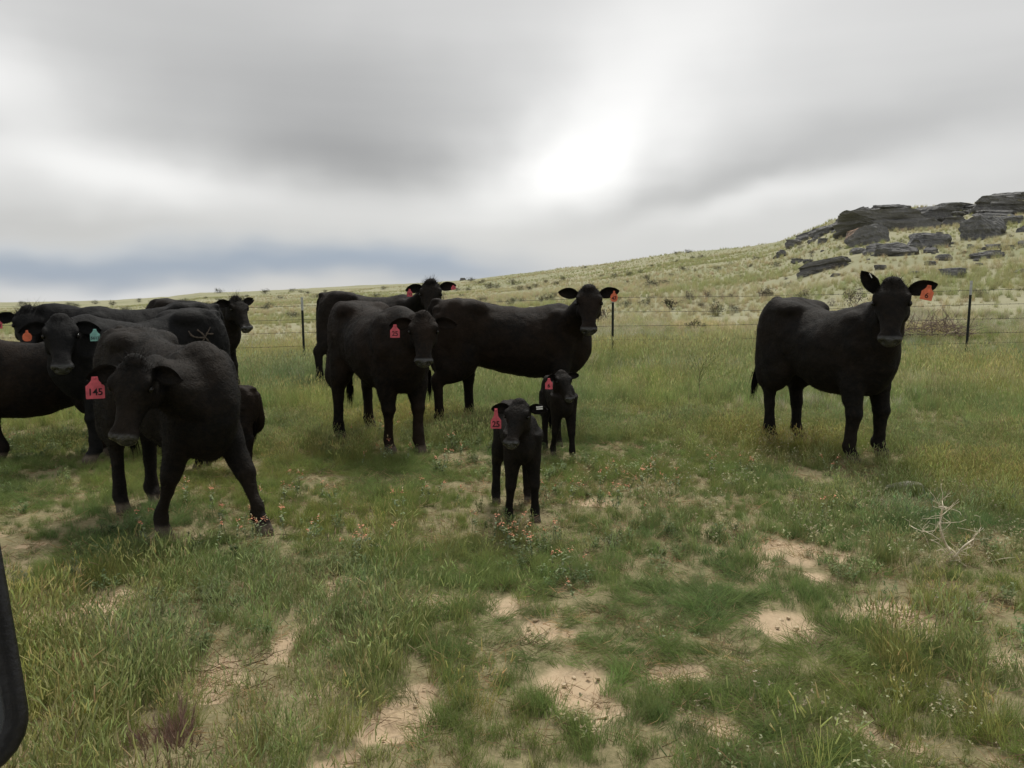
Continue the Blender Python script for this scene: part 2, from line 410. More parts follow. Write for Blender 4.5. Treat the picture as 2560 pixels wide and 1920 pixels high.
    # small dark ledge on the skyline between the two hills and the pale flat stone in the pasture
    d_ = 200; px = 1157
    v = ray(px, 700); a_ = math.atan2(v[0], v[1]); x, y = math.sin(a_)*d_, math.cos(a_)*d_
    o = obj('rock', rock_mesh('rock', 1.7, .9, .8, 301), None, (x, y, Z(x, y)+.2)); tag(o, 'lone dark ledge on the far skyline', 'rock')
    g = hit(2257, 1222)
    o = obj('flat_stone', rock_mesh('flat_stone', .27, .16, .07, 302), None, (g[0], g[1], g[2]+.012)); o.data.materials[0] = simple('pale_stone', (.42, .40, .34), .9, var=.2, scale=20, bump=.5)
    tag(o, 'pale flat stone lying in the grass near the dry branch', 'stone')
build_rocks()

# ------------------------------------------------------------------ barbed wire fence on steel T-posts
M_POST = simple('post_green_black', (.012, .016, .014), .6, var=.4, scale=14)
M_TIP = simple('post_tip_white', (.42, .43, .42), .7, var=.25, scale=30)
M_WIRE = simple('wire_rusty', (.03, .026, .022), .7, .2, var=.4, scale=40)
def boxv(c, s_):
    c, s_ = np.array(c, float), np.array(s_, float)/2
    V = [c + s_*np.array(k) for k in ((-1,-1,-1),(1,-1,-1),(1,1,-1),(-1,1,-1),(-1,-1,1),(1,-1,1),(1,1,1),(-1,1,1))]
    return V, [(0,3,2,1),(4,5,6,7),(0,1,5,4),(1,2,6,5),(2,3,7,6),(3,0,4,7)]
class Parts:
    def __init__(self): self.V, self.F = [], []
    def box(self, c, s_):
        V, Fc = boxv(c, s_); n = len(self.V); self.V += V; self.F += [tuple(i+n for i in f) for f in Fc]; return self
    def geo(self, V, Fc):
        n = len(self.V); self.V += [np.array(v) for v in V]; self.F += [tuple(i+n for i in f) for f in Fc]; return self
    def mesh(self, name, mat, smooth=False): return mesh_np(name, self.V, self.F, (mat,), smooth)
def build_fence():
    posts = [((748, 743), (761, 908), 15.2), ((1527, 722), (1531, 905), 14.8), ((2419, 702), (2415, 892), 14.4)]
    wires = [(765, 799, 831, 865, 889), (744, 780, 815, 849, 875), (726, 762, 798, 833, 858)]
    root = empty('barbed_wire_fence', (0, 15, Z(0, 15))); tag(root, 'five strand barbed wire fence on dark steel posts with pale tips', 'fence')
    off = np.array([0, 15, Z(0, 15)])
    tops, bases, hts = [], [], []
    for (t_, b_, Y), ws in zip(posts, wires):
        bs = at(*b_, Y); bs[2] = Z(bs[0], Y); tp = at(*t_, Y); tops.append(tp); bases.append(bs)
        hts.append([at(b_[0] + (t_[0]-b_[0])*.5, w, Y)[2] - bs[2] for w in ws])
    # continue the line on both sides at the same spacing
    def extend(i, dx, dyv):
        b = bases[i] + np.array([dx, dyv, 0]); b[2] = Z(b[0], b[1]); return b, b + np.array([rng.normal(0, .03), 0, 1.3])
    left = [extend(0, -5.8*k, .35*k) for k in (1, 2, 3)]; right = [extend(2, 6.2*k, -.35*k) for k in (1, 2)]
    allb = [l[0] for l in left[::-1]] + bases + [r[0] for r in right]; allt = [l[1] for l in left[::-1]] + tops + [r[1] for r in right]
    allh = [hts[0]]*3 + hts + [hts[2]]*2
    for b, t_ in zip(allb, allt):
        d = t_ - b; L = np.linalg.norm(d)
        pr = Parts().box((0, 0, (L-.24)/2 - .15), (.042, .006, L-.24+.3)).box((0, .019, (L-.24)/2 - .15), (.007, .034, L-.24+.3))
        for k in range(int((L-.3)/.055)): pr.box((0, -.006, .05 + k*.055), (.012, .008, .020))
        o = obj('post', pr.mesh('post', M_POST), root); o.location = b - off
        o.rotation_euler = Vector(d).to_track_quat('Z', 'Y').to_euler(); o.rotation_euler.z = rng.normal(0, .15)
        tpm = Parts().box((0, 0, L-.12), (.0425, .0065, .24)).box((0, .019, L-.12), (.0075, .034, .24))
        c = obj('tip', tpm.mesh('tip', M_TIP), o)
    for w in range(5):
        pts = []
        for i in range(len(allb) - 1):
            A = allb[i] + (allt[i]-allb[i])*(allh[i][w]/max(.3, (allt[i]-allb[i])[2])); B = allb[i+1] + (allt[i+1]-allb[i+1])*(allh[i+1][w]/max(.3, (allt[i+1]-allb[i+1])[2]))
            for k in range(10):
                f = k/10; p = A*(1-f) + B*f; p[2] -= .018*math.sin(math.pi*f)*(1+.5*rng.random()); p[1] -= .03; pts.append(p - off)
        pts.append(B - off + [0, -.03, 0])
        G = Geo(); G.rings(tube_rings(np.array(pts), [.0031]*len(pts), [.0031]*len(pts), (0, 1, 0), 1, 5))
        V = list(G.verts()); Fc = list(G.F)
        P_ = np.array(pts); seg = np.linalg.norm(np.diff(P_, axis=0), axis=1); cum = np.append(0, np.cumsum(seg)); s_ = .1
        while s_ < cum[-1]:
            p = np.array([np.interp(s_, cum, P_[:, k]) for k in range(3)]); s_ += .145
            for _ in range(2):
                d = rng.normal(0, 1, 3); d[0] *= .4; d = d/np.linalg.norm(d)*.020; e = np.cross(d, (1, 0, .3)); e = e/np.linalg.norm(e)*.0028
                n = len(V); V += [p - d + e, p - d - e, p + d - e, p + d + e]; Fc.append((n, n+1, n+2, n+3))
        obj('wire', mesh_np('wire', V, Fc, (M_WIRE,), False), root)

# ------------------------------------------------------------------ cattle
def catmull(P, n):
    P = np.asarray(P, float); m = len(P)
    out = []
    for i in range(m - 1):
        p0 = P[max(i-1, 0)]; p1 = P[i]; p2 = P[i+1]; p3 = P[min(i+2, m-1)]
        for k in range(n):
            t = k / n
            out.append(.5*((2*p1) + (-p0+p2)*t + (2*p0-5*p1+4*p2-p3)*t*t + (-p0+3*p1-3*p2+p3)*t**3))
    out.append(P[-1])
    return np.array(out)
class Geo:
    def __init__(self): self.V = []; self.F = []; self.n = 0
    def add(self, V, Fc):
        V = np.asarray(V, float)
        self.V.append(V); self.F += [tuple(i + self.n for i in f) for f in Fc]; self.n += len(V)
    def rings(self, rings):
        R = np.asarray(rings); m, k, _ = R.shape
        V = np.vstack([R.reshape(-1, 3), R[0].mean(0)[None], R[-1].mean(0)[None]])
        Fc = []
        for i in range(m - 1):
            for j in range(k):
                j2 = (j + 1) % k
                Fc.append((i*k+j, i*k+j2, (i+1)*k+j2, (i+1)*k+j))
        a, b = m*k, m*k+1
        for j in range(k):
            j2 = (j + 1) % k
            Fc.append((a, j2, j)); Fc.append((b, (m-1)*k+j, (m-1)*k+j2))
        self.add(V, Fc)
    def verts(self): return np.vstack(self.V)
def tube_rings(P, ru, rv, ref, n=4, k=18):
    """ru: radius along the reference (sideways) direction, rv: the other one"""
    D = catmull(np.column_stack([np.asarray(P, float), ru, rv]), n)
    C = D[:, :3]; out = []
    for i in range(len(C)):
        t = C[min(i+1, len(C)-1)] - C[max(i-1, 0)]; t /= np.linalg.norm(t) + 1e-9
        s = np.asarray(ref[i] if isinstance(ref, list) else ref, float); s = s - t * (s @ t); s /= np.linalg.norm(s) + 1e-9
        w = np.cross(t, s)
        a = np.linspace(0, 2*np.pi, k, endpoint=False)
        out.append(C[i] + np.outer(np.cos(a)*max(D[i, 3], 1e-3), s) + np.outer(np.sin(a)*max(D[i, 4], 1e-3), w))
    return out
def ellipsoid(G, c, r, M=None, k=16, m=10):
    rings = []
    for i in range(m):
        ph = math.pi * (i + .5) / m - math.pi/2
        a = np.linspace(0, 2*np.pi, k, endpoint=False)
        p = np.stack([np.cos(a)*math.cos(ph)*r[0], np.sin(a)*math.cos(ph)*r[1], np.full(k, math.sin(ph)*r[2])], 1)
        if M is not None: p = p @ M.T
        rings.append(p + np.asarray(c))
    G.rings(rings)

# coat, hoof, muzzle, eye materials ------------------------------------------------
def make_coat(name, black, brown, amount):
    m, t, b, out = material(name)
    tcn = t.new('ShaderNodeTexCoord'); P = tcn.outputs['Object']
    n1 = t.noise(P, 2.6, 5, .6, .5); n2 = t.noise(P, 28, 5, .7)
    c = t.mix(t.math('MULTIPLY', t.mapr(n1, .36, .66, 0, 1, True), amount), black + (1,), brown + (1,))
    c = t.mix(t.mapr(n2, .45, .75, 0, .5), c, tuple(x*1.9 for x in brown) + (1,))
    dust = t.new('ShaderNodeAttribute', attribute_name='hoof').outputs['Fac']
    nose = t.new('ShaderNodeAttribute', attribute_name='nose').outputs['Fac']
    c = t.mix(dust, c, t.mix(n2, (.055, .045, .036, 1), (.16, .13, .10, 1)))
    c = t.mix(t.math('MULTIPLY', nose, .8), c, t.mix(n2, (.010, .011, .012, 1), (.030, .032, .035, 1)))
    t.l.new(c, b.inputs['Base Color'])
    t.l.new(t.mapr(nose, 0, 1, .70, .27), b.inputs['Roughness'])
    t.l.new(t.mapr(nose, 0, 1, .11, .8), b.inputs['Specular IOR Level'])
    bp = t.new('ShaderNodeBump'); bp.inputs['Strength'].default_value = .5; bp.inputs['Distance'].default_value = .02
    t.l.new(t.math('ADD', t.noise(P, 60, 4, .6, .6), t.noise(P, 9, 3, .5)), bp.inputs['Height']); t.l.new(bp.outputs[0], b.inputs['Normal'])
    return m
COATS = {'black': make_coat('coat_black', (.0055, .0052, .0049), (.0140, .0102, .0074), .8),
         'brown': make_coat('coat_brownish', (.0052, .0044, .0038), (.0150, .0096, .0062), 1.0),
         'blue': make_coat('coat_blueblack', (.0058, .0062, .0069), (.0100, .0092, .0088), .6)}
def hair_mat(name, c0, c1):
    m, t, b, out = material(name)
    at_ = t.new('ShaderNodeAttribute', attribute_name='tone').outputs['Fac']
    t.l.new(t.mix(at_, c0 + (1,), c1 + (1,)), b.inputs['Base Color']); b.inputs['Roughness'].default_value = .7
    b.inputs['Specular IOR Level'].default_value = .10
    return m
HAIRS = {'black': hair_mat('hair_black', (.0044, .0041, .0038), (.014, .010, .0072)),
         'brown': hair_mat('hair_brownish', (.0045, .0038, .0032), (.019, .0115, .0074)),
         'blue': hair_mat('hair_blueblack', (.0046, .0049, .0054), (.0125, .0112, .0106))}
M_EYE = simple('eye_black', (.006, .005, .004), .08)
M_PINK = simple('tag_pink', (.56, .10, .13), .55, var=.25, scale=30)
M_ORANGE = simple('tag_orange', (.66, .16, .08), .55, var=.25, scale=30)
M_TEAL = simple('tag_teal', (.20, .42, .39), .55, var=.25, scale=30)
M_INK = simple('ink_black', (.012, .010, .012), .8)
M_STEEL = simple('clip_white', (.72, .73, .70), .4)
M_BRAND = simple('brand_tan', (.085, .068, .055), .9, var=.35, scale=90)

TORSO = [ # x, top, widest height, bottom, half width, exponent
    (-.80, 1.12, 1.04, .94, .05, 2.0), (-.77, 1.23, 1.06, .86, .11, 2.2), (-.70, 1.305, 1.07, .78, .185, 2.4), (-.56, 1.335, 1.08, .71, .25, 2.7),
    (-.40, 1.335, 1.06, .675, .275, 2.6), (-.20, 1.285, .98, .63, .275, 2.25), (.02, 1.255, .92, .570, .310, 2.15),
    (.22, 1.250, .90, .54, .315, 2.15), (.40, 1.268, .92, .53, .285, 2.2), (.54, 1.295, .94, .53, .25, 2.1),
    (.67, 1.265, .94, .535, .215, 2.1), (.78, 1.18, .91, .60, .170, 2.1), (.86, 1.06, .86, .70, .11, 2.0), (.90, .96, .84, .76, .05, 2.0)]
HEAD = [ # s, top, bottom, half width
    (-.06, -.045, -.085, .04), (-.03, .008, -.12, .092), (.04, .040, -.19, .124), (.14, .058, -.25, .138), (.26, .060, -.28, .143),
    (.38, .050, -.27, .129), (.50, .032, -.232, .104), (.62, .014, -.192, .084), (.74, .002, -.166, .076), (.85, -.006, -.158, .079),
    (.93, -.014, -.153, .082), (.985, -.034, -.138, .070), (1.02, -.062, -.112, .042)]

def text_mesh(txt, size, mat):
    cu = bpy.data.curves.new('t', 'FONT'); cu.body = txt; cu.size = size; cu.align_x = 'CENTER'; cu.align_y = 'CENTER'
    cu.extrude = .0006; cu.offset = size * .012; cu.resolution_u = 3; cu.space_character = .95
    o = bpy.data.objects.new('t', cu); COL.objects.link(o)
    dg = bpy.context.evaluated_depsgraph_get(); dg.update()
    me = bpy.data.meshes.new_from_object(o.evaluated_get(dg)); me.materials.clear(); me.materials.append(mat)
    bpy.data.objects.remove(o); bpy.data.curves.remove(cu)
    return me

CREST = {}
FOOTPRINTS = []
def make_cow(name, label, cat, group, feet, scale, head, coat='black', calf=False, stretch=1.0, tags=(), clips=(), tail=None,
             fluff=.016, sag=0.0, droop=0.0, width=1.0, ears=(0, 0), brand=False, neck_bow=0.0, depth=1.0, crest=.05, roll=0.0, seed=1, shift=0.0, neck_thick=1.0, hsize=.94, debug=False):
    """feet: photo pixels of the four hooves (FL, FR, HL, HR); head: (poll px, poll py, Y of poll, yaw, pitch, roll)"""
    rs = np.random.default_rng(seed)
    fw = {k: hit(*v) for k, v in feet.items()}
    fc = (fw['FL'] + fw['FR']) / 2; hc = (fw['HL'] + fw['HR']) / 2
    org = (fc + hc) / 2; org[2] = Z(org[0], org[1])
    hd = math.atan2(fc[1] - hc[1], fc[0] - hc[0])
    ch, sh = math.cos(hd), math.sin(hd)
    def loc(p):
        d = np.asarray(p, float) - org
        return np.array([d[0]*ch + d[1]*sh, -d[0]*sh + d[1]*ch, d[2]]) / scale
    FOOTPRINTS.extend(fw.values())
    G = Geo()
    sx = stretch * (.80 if calf else .90)
    kw = width * (.70 if calf else .97)
    dep = depth * (.80 if calf else 1.0)
    secs = []
    for (x, zt, zc, zb, w, e) in TORSO:
        zt2 = zt - droop * (x + .1) * .5 - sag * math.exp(-((x-.05)/.35)**2)
        zb2 = zt2 - (zt - zb) * dep - sag*.3 * math.exp(-((x-.1)/.3)**2); zc2 = zt2 - (zt - zc) * dep
        secs.append((x*sx + shift, zt2, zc2, zb2, w*kw, e))
    D = catmull(secs, 3)
    rings = []
    a = np.linspace(0, 2*np.pi, 36, endpoint=False); c, s = np.cos(a), np.sin(a)
    for (x, zt, zc, zb, w, e) in D:
        w = max(w, .01); p = 2 / max(min(e, 2.1) if calf else e, 1.8)
        y = w*np.sign(c)*np.abs(c)**p
        zz = np.where(s > 0, zc + (zt-zc)*np.abs(s)**(p*1.05), zc - (zc-zb)*np.abs(s)**p)
        # narrow the upper rib cage towards the spine
        y *= 1 - .22*np.clip((zz-zc)/(zt-zc+1e-6), 0, 1)**2 * (1 if x > -.25 else .35)
        rings.append(np.stack([np.full(36, x), y, zz], 1))
    G.rings(rings)
    top = lambda x: np.interp(x, D[:, 0], D[:, 1])
    # shoulder, thigh and hip masses
    for sg in (-1, 1):
        ellipsoid(G, (.52*sx+shift, sg*.155*kw, top(.5*sx) - .36*dep), (.17, .115*kw, .30*dep))
        ellipsoid(G, (-.54*sx+shift, sg*.150*kw, top(-.5*sx) - .34*dep), (.215, .125*kw, .34*dep))
        ellipsoid(G, (-.37*sx+shift, sg*.150*kw, top(-.4*sx) - .10), (.17, .122*kw, .095))
        ellipsoid(G, (-.745*sx+shift, sg*.09*kw, top(-.72*sx) - .10), (.05, .04, .05))
    ellipsoid(G, (-.74*sx+shift, 0, top(-.72*sx) - .005), (.07, .05, .035))
    # legs
    lt = 1.12 if calf else 1.0
    for k, wp in fw.items():
        h = loc(wp); sg = 1 if k[1] == 'L' else -1
        g = h[2]
        if k[0] == 'F':
            e = np.array([.53*sx+shift, sg*.150*kw, top(.5*sx) - .52*dep])
            sp = e + np.array([.03, 0, .2])
            kn = e + (np.array([h[0]-.02, h[1], g]) - e)*.54; kn[2] = g + .385*(1.08 if calf else 1); kn[0] += .025; kn[1] = e[1]*.30 + h[1]*.70
            fe = np.array([h[0]-.026, h[1], g+.135]); fe[:2] += (kn[:2]-h[:2])*.12
            P = [sp, e, e*.55+kn*.45, kn+(e-kn)*.15, kn, kn+(fe-kn)*.14, kn*.45+fe*.55, fe+[0, 0, .035], fe-[.005, 0, .01], [h[0]-.008, h[1], g+.075], [h[0], h[1], g+.055]]
            ru = np.array([.12, .112, .088, .068, .067, .055, .045, .047, .054, .048, .050])*lt; rv = np.array([.17, .150, .106, .074, .074, .058, .048, .053, .060, .052, .055])*lt
        else:
            th = np.array([-.52*sx+shift, sg*.150*kw, top(-.5*sx) - .36*dep])
            st = np.array([-.49*sx+shift, sg*.165*kw, top(-.5*sx) - .60*dep])
            hk = np.array([h[0]-.052, h[1]*.85+st[1]*.15, g+.50*(1.06 if calf else 1)])
            fe = np.array([h[0]-.034, h[1], g+.135])
            ga = st*.45 + hk*.55 + np.array([.01, 0, .0])
            G.rings(tube_rings([[-.66*sx+shift, sg*.11*kw, top(-.6*sx)-.16*dep], [-.69*sx+shift, sg*.12*kw, top(-.6*sx)-.42*dep], [min(-.66*sx+shift, hk[0]+.09), hk[1]*.6+st[1]*.4, hk[2]*.55+st[2]*.45], hk+[.02, 0, .06]], [.10, .105, .085, .05], [.12, .135, .115, .06], (0, 1, 0), 5, 16))
            P = [th, st, ga, hk+(ga-hk)*.28, hk, hk+(fe-hk)*.16, hk*.45+fe*.55, fe+[0, 0, .035], fe-[.005, 0, .01], [h[0]-.012, h[1], g+.075], [h[0], h[1], g+.055]]
            ru = np.array([.12, .115, .094, .064, .058, .052, .044, .047, .054, .048, .050])*lt; rv = np.array([.21, .195, .150, .094, .080, .064, .051, .054, .060, .052, .055])*lt
        G.rings(tube_rings(P, ru, rv, (0, 1, 0), 4, 18))
        for q_ in (-1, 1):   # cloven hoof
            C = np.array([h[0]+.012, h[1]+q_*.026*lt, g])
            G.rings(tube_rings([C+[-.02, 0, .085], C+[.0, 0, .05], C+[.012, 0, .012], C+[.014, 0, -.03]], np.array([.020, .024, .026, .026])*lt, np.array([.034, .046, .054, .056])*lt, (0, 1, 0), 2, 12))
        ellipsoid(G, (fe[0]-.045, fe[1]+.02, fe[2]-.035), (.018, .014, .02)); ellipsoid(G, (fe[0]-.045, fe[1]-.02, fe[2]-.035), (.018, .014, .02))
    # head frame
    hpx, hpy, hY, yaw, pitch, hroll = head
    pw = at(hpx, hpy, hY); ph = loc(pw)
    tocam = CAM - pw; base = math.atan2(tocam[1], tocam[0]) + RAD(yaw) - hd
    axd = np.array([math.cos(base)*math.cos(RAD(pitch)), math.sin(base)*math.cos(RAD(pitch)), -math.sin(RAD(pitch))])
    lat = np.array([-math.sin(base), math.cos(base), 0.0]); upv = np.cross(axd, lat); upv = -upv if upv[2] < 0 and pitch < 85 else upv
    cr, sr = math.cos(RAD(hroll)), math.sin(RAD(hroll))
    lat, upv = lat*cr + upv*sr, upv*cr - lat*sr
    HL = .51*(1.14 if calf else 1.0)*hsize; hs = (1.06 if calf else 1.0)*hsize
    Hm = lambda s_, u_, v_: ph + axd*(s_*HL) + upv*(u_*hs) + lat*(v_*hs)     # s along the face, u above it, v to its left
    D2 = catmull(HEAD, 3); rings = []
    a = np.linspace(0, 2*np.pi, 28, endpoint=False); c, s = np.cos(a), np.sin(a)
    for (s_, t_, b_, w_) in D2:
        if calf and s_ > .45: w_ *= .86
        mid = t_*.62 + b_*.38
        yy = w_*np.sign(c)*np.abs(c)**.80
        uu = np.where(s > 0, mid + (t_-mid)*np.abs(s)**.80, mid - (mid-b_)*np.abs(s)**.9)
        yy = yy*(1 - .38*np.clip((mid-uu)/(mid-b_+1e-6), 0, 1)**1.5)
        rings.append(np.array([Hm(s_, u, v) for u, v in zip(uu, yy)]))
    G.rings(rings)
    Mh = np.stack([axd, lat, upv], 1)
    ellipsoid(G, Hm(.02, .018, 0), np.array([.075, .085, .050])*hs, Mh)            # poll
    for sg in (-1, 1):
        ellipsoid(G, Hm(.27, .016, sg*.125), np.array([.055, .026, .032])*hs, Mh)  # brow
        ellipsoid(G, Hm(.33, -.16, sg*.092), np.array([.085, .045, .085])*hs, Mh)  # cheek
        ellipsoid(G, Hm(.91, -.052, sg*.060), np.array([.045, .038, .045])*hs, Mh) # nostril wings
    # neck
    b0 = np.array([.40*sx+shift, 0, top(.42*sx) - .36*dep]); b1 = np.array([.62*sx+shift, 0, top(.6*sx) - .30*dep])
    end = Hm(.13, -.15, 0)
    n2 = end + (b1 - end)*.20 - axd*.03 + np.array([0, 0, neck_bow*.5]); n1 = b1*.52 + end*.48 + np.array([.02, 0, .02 + neck_bow])
    nk = (.80 if calf else 1.0)*neck_thick
    refs = (lat*.45*(1 if lat[1] >= 0 else -1) + np.array([0, .8, 0]))
    G.rings(tube_rings([b0, b1, n1, n2, end], np.array([.17, .17, .140, .118, .10])*nk*kw**.5, np.array([.28*dep, .285*dep, .205*nk, .160*nk, .12*nk]), refs, 5, 24))
    if debug: print(name, label[:40], 'poll', np.round(ph, 2), 'feet', {k: np.round(loc(v), 2).tolist() for k, v in fw.items()}, 'org', np.round(org, 2), 'hd', round(math.degrees(hd)))
    # dewlap
    G.rings(tube_rings([b1+[.0, 0, -.24*dep], (b1*.6+end*.4)+[0, 0, -.20*dep], Hm(.30, -.22, 0)], [.05, .03, .03], [.10, .08, .05], (0, 1, .001), 5, 12))
    # tail
    tx = -.79*sx+shift; tz = top(-.74*sx) - .04
    te = np.array(tail if tail else (-.03, .02, .33))
    tp = [np.array([tx+.10, 0, tz+.02]), np.array([tx-.005, 0, tz-.02]), np.array([tx-.035, te[1]*.1, tz-.16]), np.array([tx-.035+te[0]*.4, te[1]*.45, tz*.55+te[2]*.45]), np.array([tx+te[0], te[1], te[2]+.12])]
    G.rings(tube_rings(tp, [.035, .036, .026, .020, .016], [.035, .034, .026, .020, .016], (0, 1, 0), 5, 10))

    V = G.verts()*scale
    me0 = bpy.data.meshes.new('tmp'); me0.from_pydata([tuple(v) for v in V], [], G.F); me0.update()
    o0 = bpy.data.objects.new('tmp', me0); COL.objects.link(o0)
    md = o0.modifiers.new('r', 'REMESH'); md.mode = 'VOXEL'; md.voxel_size = .0135*max(scale, .62)
    ms = o0.modifiers.new('s', 'SMOOTH'); ms.factor = .5; ms.iterations = 5
    dg = bpy.context.evaluated_depsgraph_get(); dg.update()
    me = bpy.data.meshes.new_from_object(o0.evaluated_get(dg))
    bpy.data.objects.remove(o0); bpy.data.meshes.remove(me0)
    n = len(me.vertices); co = np.empty(n*3, np.float32); me.vertices.foreach_get('co', co); co = co.reshape(-1, 3).astype(float)
    # blend torso, shoulders and neck; keep head and lower legs crisp
    qd = np.empty(len(me.loops), np.int32); me.loops.foreach_get('vertex_index', qd); qd = qd.reshape(-1, 4)
    e0 = np.concatenate([qd[:, 0], qd[:, 1], qd[:, 2], qd[:, 3]]); e1 = np.concatenate([qd[:, 1], qd[:, 2], qd[:, 3], qd[:, 0]])
    cnt = np.maximum(np.bincount(e0, minlength=n), 1)
    rel = (co/scale - ph); hsx = rel @ axd / HL; hu = rel @ upv / hs; hv = rel @ lat / hs
    dh = np.linalg.norm(rel - axd*(.5*HL) + upv*.08, axis=1)
    wl = .5*sstep(.30, .62, co[:, 2]/scale/(dep**.3))*np.maximum(sstep(.28, .38, dh), .12)
    for _ in range(11):
        av = np.stack([np.bincount(e0, co[e1, k], n) for k in range(3)], 1)/cnt[:, None]
        co += (av - co)*wl[:, None]
    # head sculpting: nostrils, mouth line, eye sockets (in head space)
    rel = (co/scale - ph); hsx = rel @ axd / HL; hu = rel @ upv / hs; hv = rel @ lat / hs
    for sg in (-1, 1):
        d = np.sqrt(((hsx-.975)*HL/.030)**2 + ((hu+.060)/.017)**2 + ((hv-sg*.047)/.016)**2)
        co -= (axd*.042*scale)[None]*np.exp(-d**2)[:, None]
        d = np.sqrt(((hsx-.32)*HL/.035)**2 + ((hu+.012)/.024)**2 + ((hv-sg*.145)/.03)**2)
        co -= (lat*sg*.014*scale)[None]*np.exp(-d**2)[:, None]
    dm = np.exp(-((hu+.118+.03*(hsx-.9))/.007)**2)*((hsx > .70) & (hsx < 1.1))
    co -= (axd*.006*scale)[None]*dm[:, None]
    # coat relief: loose hide folds and rib hints
    nr = np.empty(n*3, np.float32); me.vertices.foreach_get('normal', nr); nr = nr.reshape(-1, 3)
    bodym = np.exp(-np.maximum(0, np.abs(co[:, 0]/scale) - .5)**2*12)
    lump = (fbm(co[:, 0]*5+seed, co[:, 2]*5+np.sign(co[:, 1])*7, seed, 3) - .5)*.030*bodym + (fbm(co[:, 0]*16+seed, co[:, 2]*16, seed+5, 2) - .5)*.010
    co += nr*(lump*scale)[:, None]
    me.vertices.foreach_set('co', co.astype(np.float32).ravel())
    nose = sstep(.90, .95, hsx)*sstep(-.12, -.09, hu)*(hsx < 1.2)*(np.abs(hv) < .2)*(hu < .1)
    hoof = np.zeros(n)
    for k, wp in fw.items():
        h = loc(wp); dd = np.hypot(co[:, 0]/scale-h[0], co[:, 1]/scale-h[1])
        hoof = np.maximum(hoof, (dd < .13)*sstep(.085, .055, co[:, 2]/scale - h[2]))
    # ears: thin cupped blades joined to the body mesh
    ev, ef, off = [], [], n
    earpts = {}
    for side, sg in (('L', 1), ('R', -1)):
        tilt, fwdm = (ears[0] if sg == 1 else ears[1]), .10
        if isinstance(tilt, tuple): tilt, fwdm = tilt
        ct, st_ = math.cos(RAD(tilt)), math.sin(RAD(tilt))
        out_d = lat*sg*ct + np.array([0, 0, 1.0])*st_ + (-axd*.0) ; out_d = out_d + axd*fwdm*0 + np.array([math.cos(base), math.sin(base), 0])*fwdm; out_d /= np.linalg.norm(out_d)
        face = np.array([math.cos(base), math.sin(base), 0.0]); face = face - out_d*(face @ out_d); face /= np.linalg.norm(face)
        wid = np.cross(out_d, face); wid = wid if wid[2] > 0 else -wid
        O = Hm(.09, -.035, sg*.118); L = .212*hs; nu, nv = 9, 7
        grid = []
        for layer in (1, -1):
            for iu in range(nu):
                u = iu/(nu-1)
                w_ = .064*hs*(math.sin(math.pi*min(1, (u*.86+.10)))**.75)*(1 - .12*u) if u < .999 else .006
                w_ = max(w_, .005)
                for iv in range(nv):
                    v = iv/(nv-1)*2 - 1
                    cup = -.032*hs*(1 - v*v)*(1 - .5*u) * (1 if layer == 1 else 1.0)
                    p = O + out_d*(u*L) + wid*(v*w_ - .02*u*u) + face*(cup + layer*.006*(1 - .6*u) + .012*v*v)
                    grid.append(p)
            if layer == 1: earpts[side] = (O + out_d*(.74*L) - wid*.010, face.copy(), out_d.copy(), wid.copy())
        g0 = len(ev); ev += [p*scale for p in grid]
        idx = lambda l, i, j: off + g0 + l*nu*nv + i*nv + j
        for i in range(nu-1):
            for j in range(nv-1):
                ef.append((idx(0, i, j), idx(0, i+1, j), idx(0, i+1, j+1), idx(0, i, j+1)))
                ef.append((idx(1, i, j), idx(1, i, j+1), idx(1, i+1, j+1), idx(1, i+1, j)))
            for j in (0, nv-1):
                ef.append((idx(0, i, j), idx(1, i, j), idx(1, i+1, j), idx(0, i+1, j)) if j == 0 else (idx(0, i, j), idx(0, i+1, j), idx(1, i+1, j), idx(1, i, j)))
        for j in range(nv-1): ef.append((idx(0, nu-1, j), idx(1, nu-1, j), idx(1, nu-1, j+1), idx(0, nu-1, j+1)))
    allv = np.vstack([co, np.array(ev)])
    npol = len(me.polygons); ls = np.empty(npol, np.int32); me.polygons.foreach_get('loop_start', ls)
    vi = np.empty(len(me.loops), np.int32); me.loops.foreach_get('vertex_index', vi)
    tot = np.diff(np.append(ls, len(vi)))
    quads = vi.reshape(-1, 4) if (tot == 4).all() else None
    if quads is None: raise RuntimeError('remesh gave non-quads')
    Fq = np.vstack([quads, np.array(ef, np.int32)])
    bpy.data.meshes.remove(me)
    me = mesh_np('body', allv, Fq, (COATS[coat],))
    pad = np.zeros(len(ev))
    fattr(me, 'nose', np.append(nose, pad)); fattr(me, 'hoof', np.append(hoof, pad))
    root = empty(name, org, hd); tag(root, label, cat, group)
    body = obj('body', me, root)
    # short coat hair
    nn = np.empty(len(allv)*3, np.float32); me.vertices.foreach_get('normal', nn); nn = nn.reshape(-1, 3).astype(float)
    A, B_, C_ = allv[Fq[:, 0]], allv[Fq[:, 1]], allv[Fq[:, 2]]
    area = np.linalg.norm(np.cross(B_-A, C_-A), axis=1)
    N = 42000 if not calf else 22000
    fi = rs.choice(len(Fq), N, p=area/area.sum()); u = rs.random((N, 2))
    p = A[fi]*(1-u[:, :1]) + B_[fi]*u[:, :1]*.5 + C_[fi]*u[:, :1]*.5
    nv_ = nn[Fq[fi, 0]]
    rel = (p/scale - ph); psx = rel @ axd / HL; pu = rel @ upv/hs; pv = rel @ lat/hs
    inhead = (psx > -.1) & (psx < 1.1) & (np.abs(pv) < .16) & (pu > -.3) & (pu < .12)
    flow = np.array([-.75, 0, -.45])[None] + rs.normal(0, .35, (N, 3))
    flow = np.where(inhead[:, None], (axd*.8)[None] + rs.normal(0, .3, (N, 3)), flow)
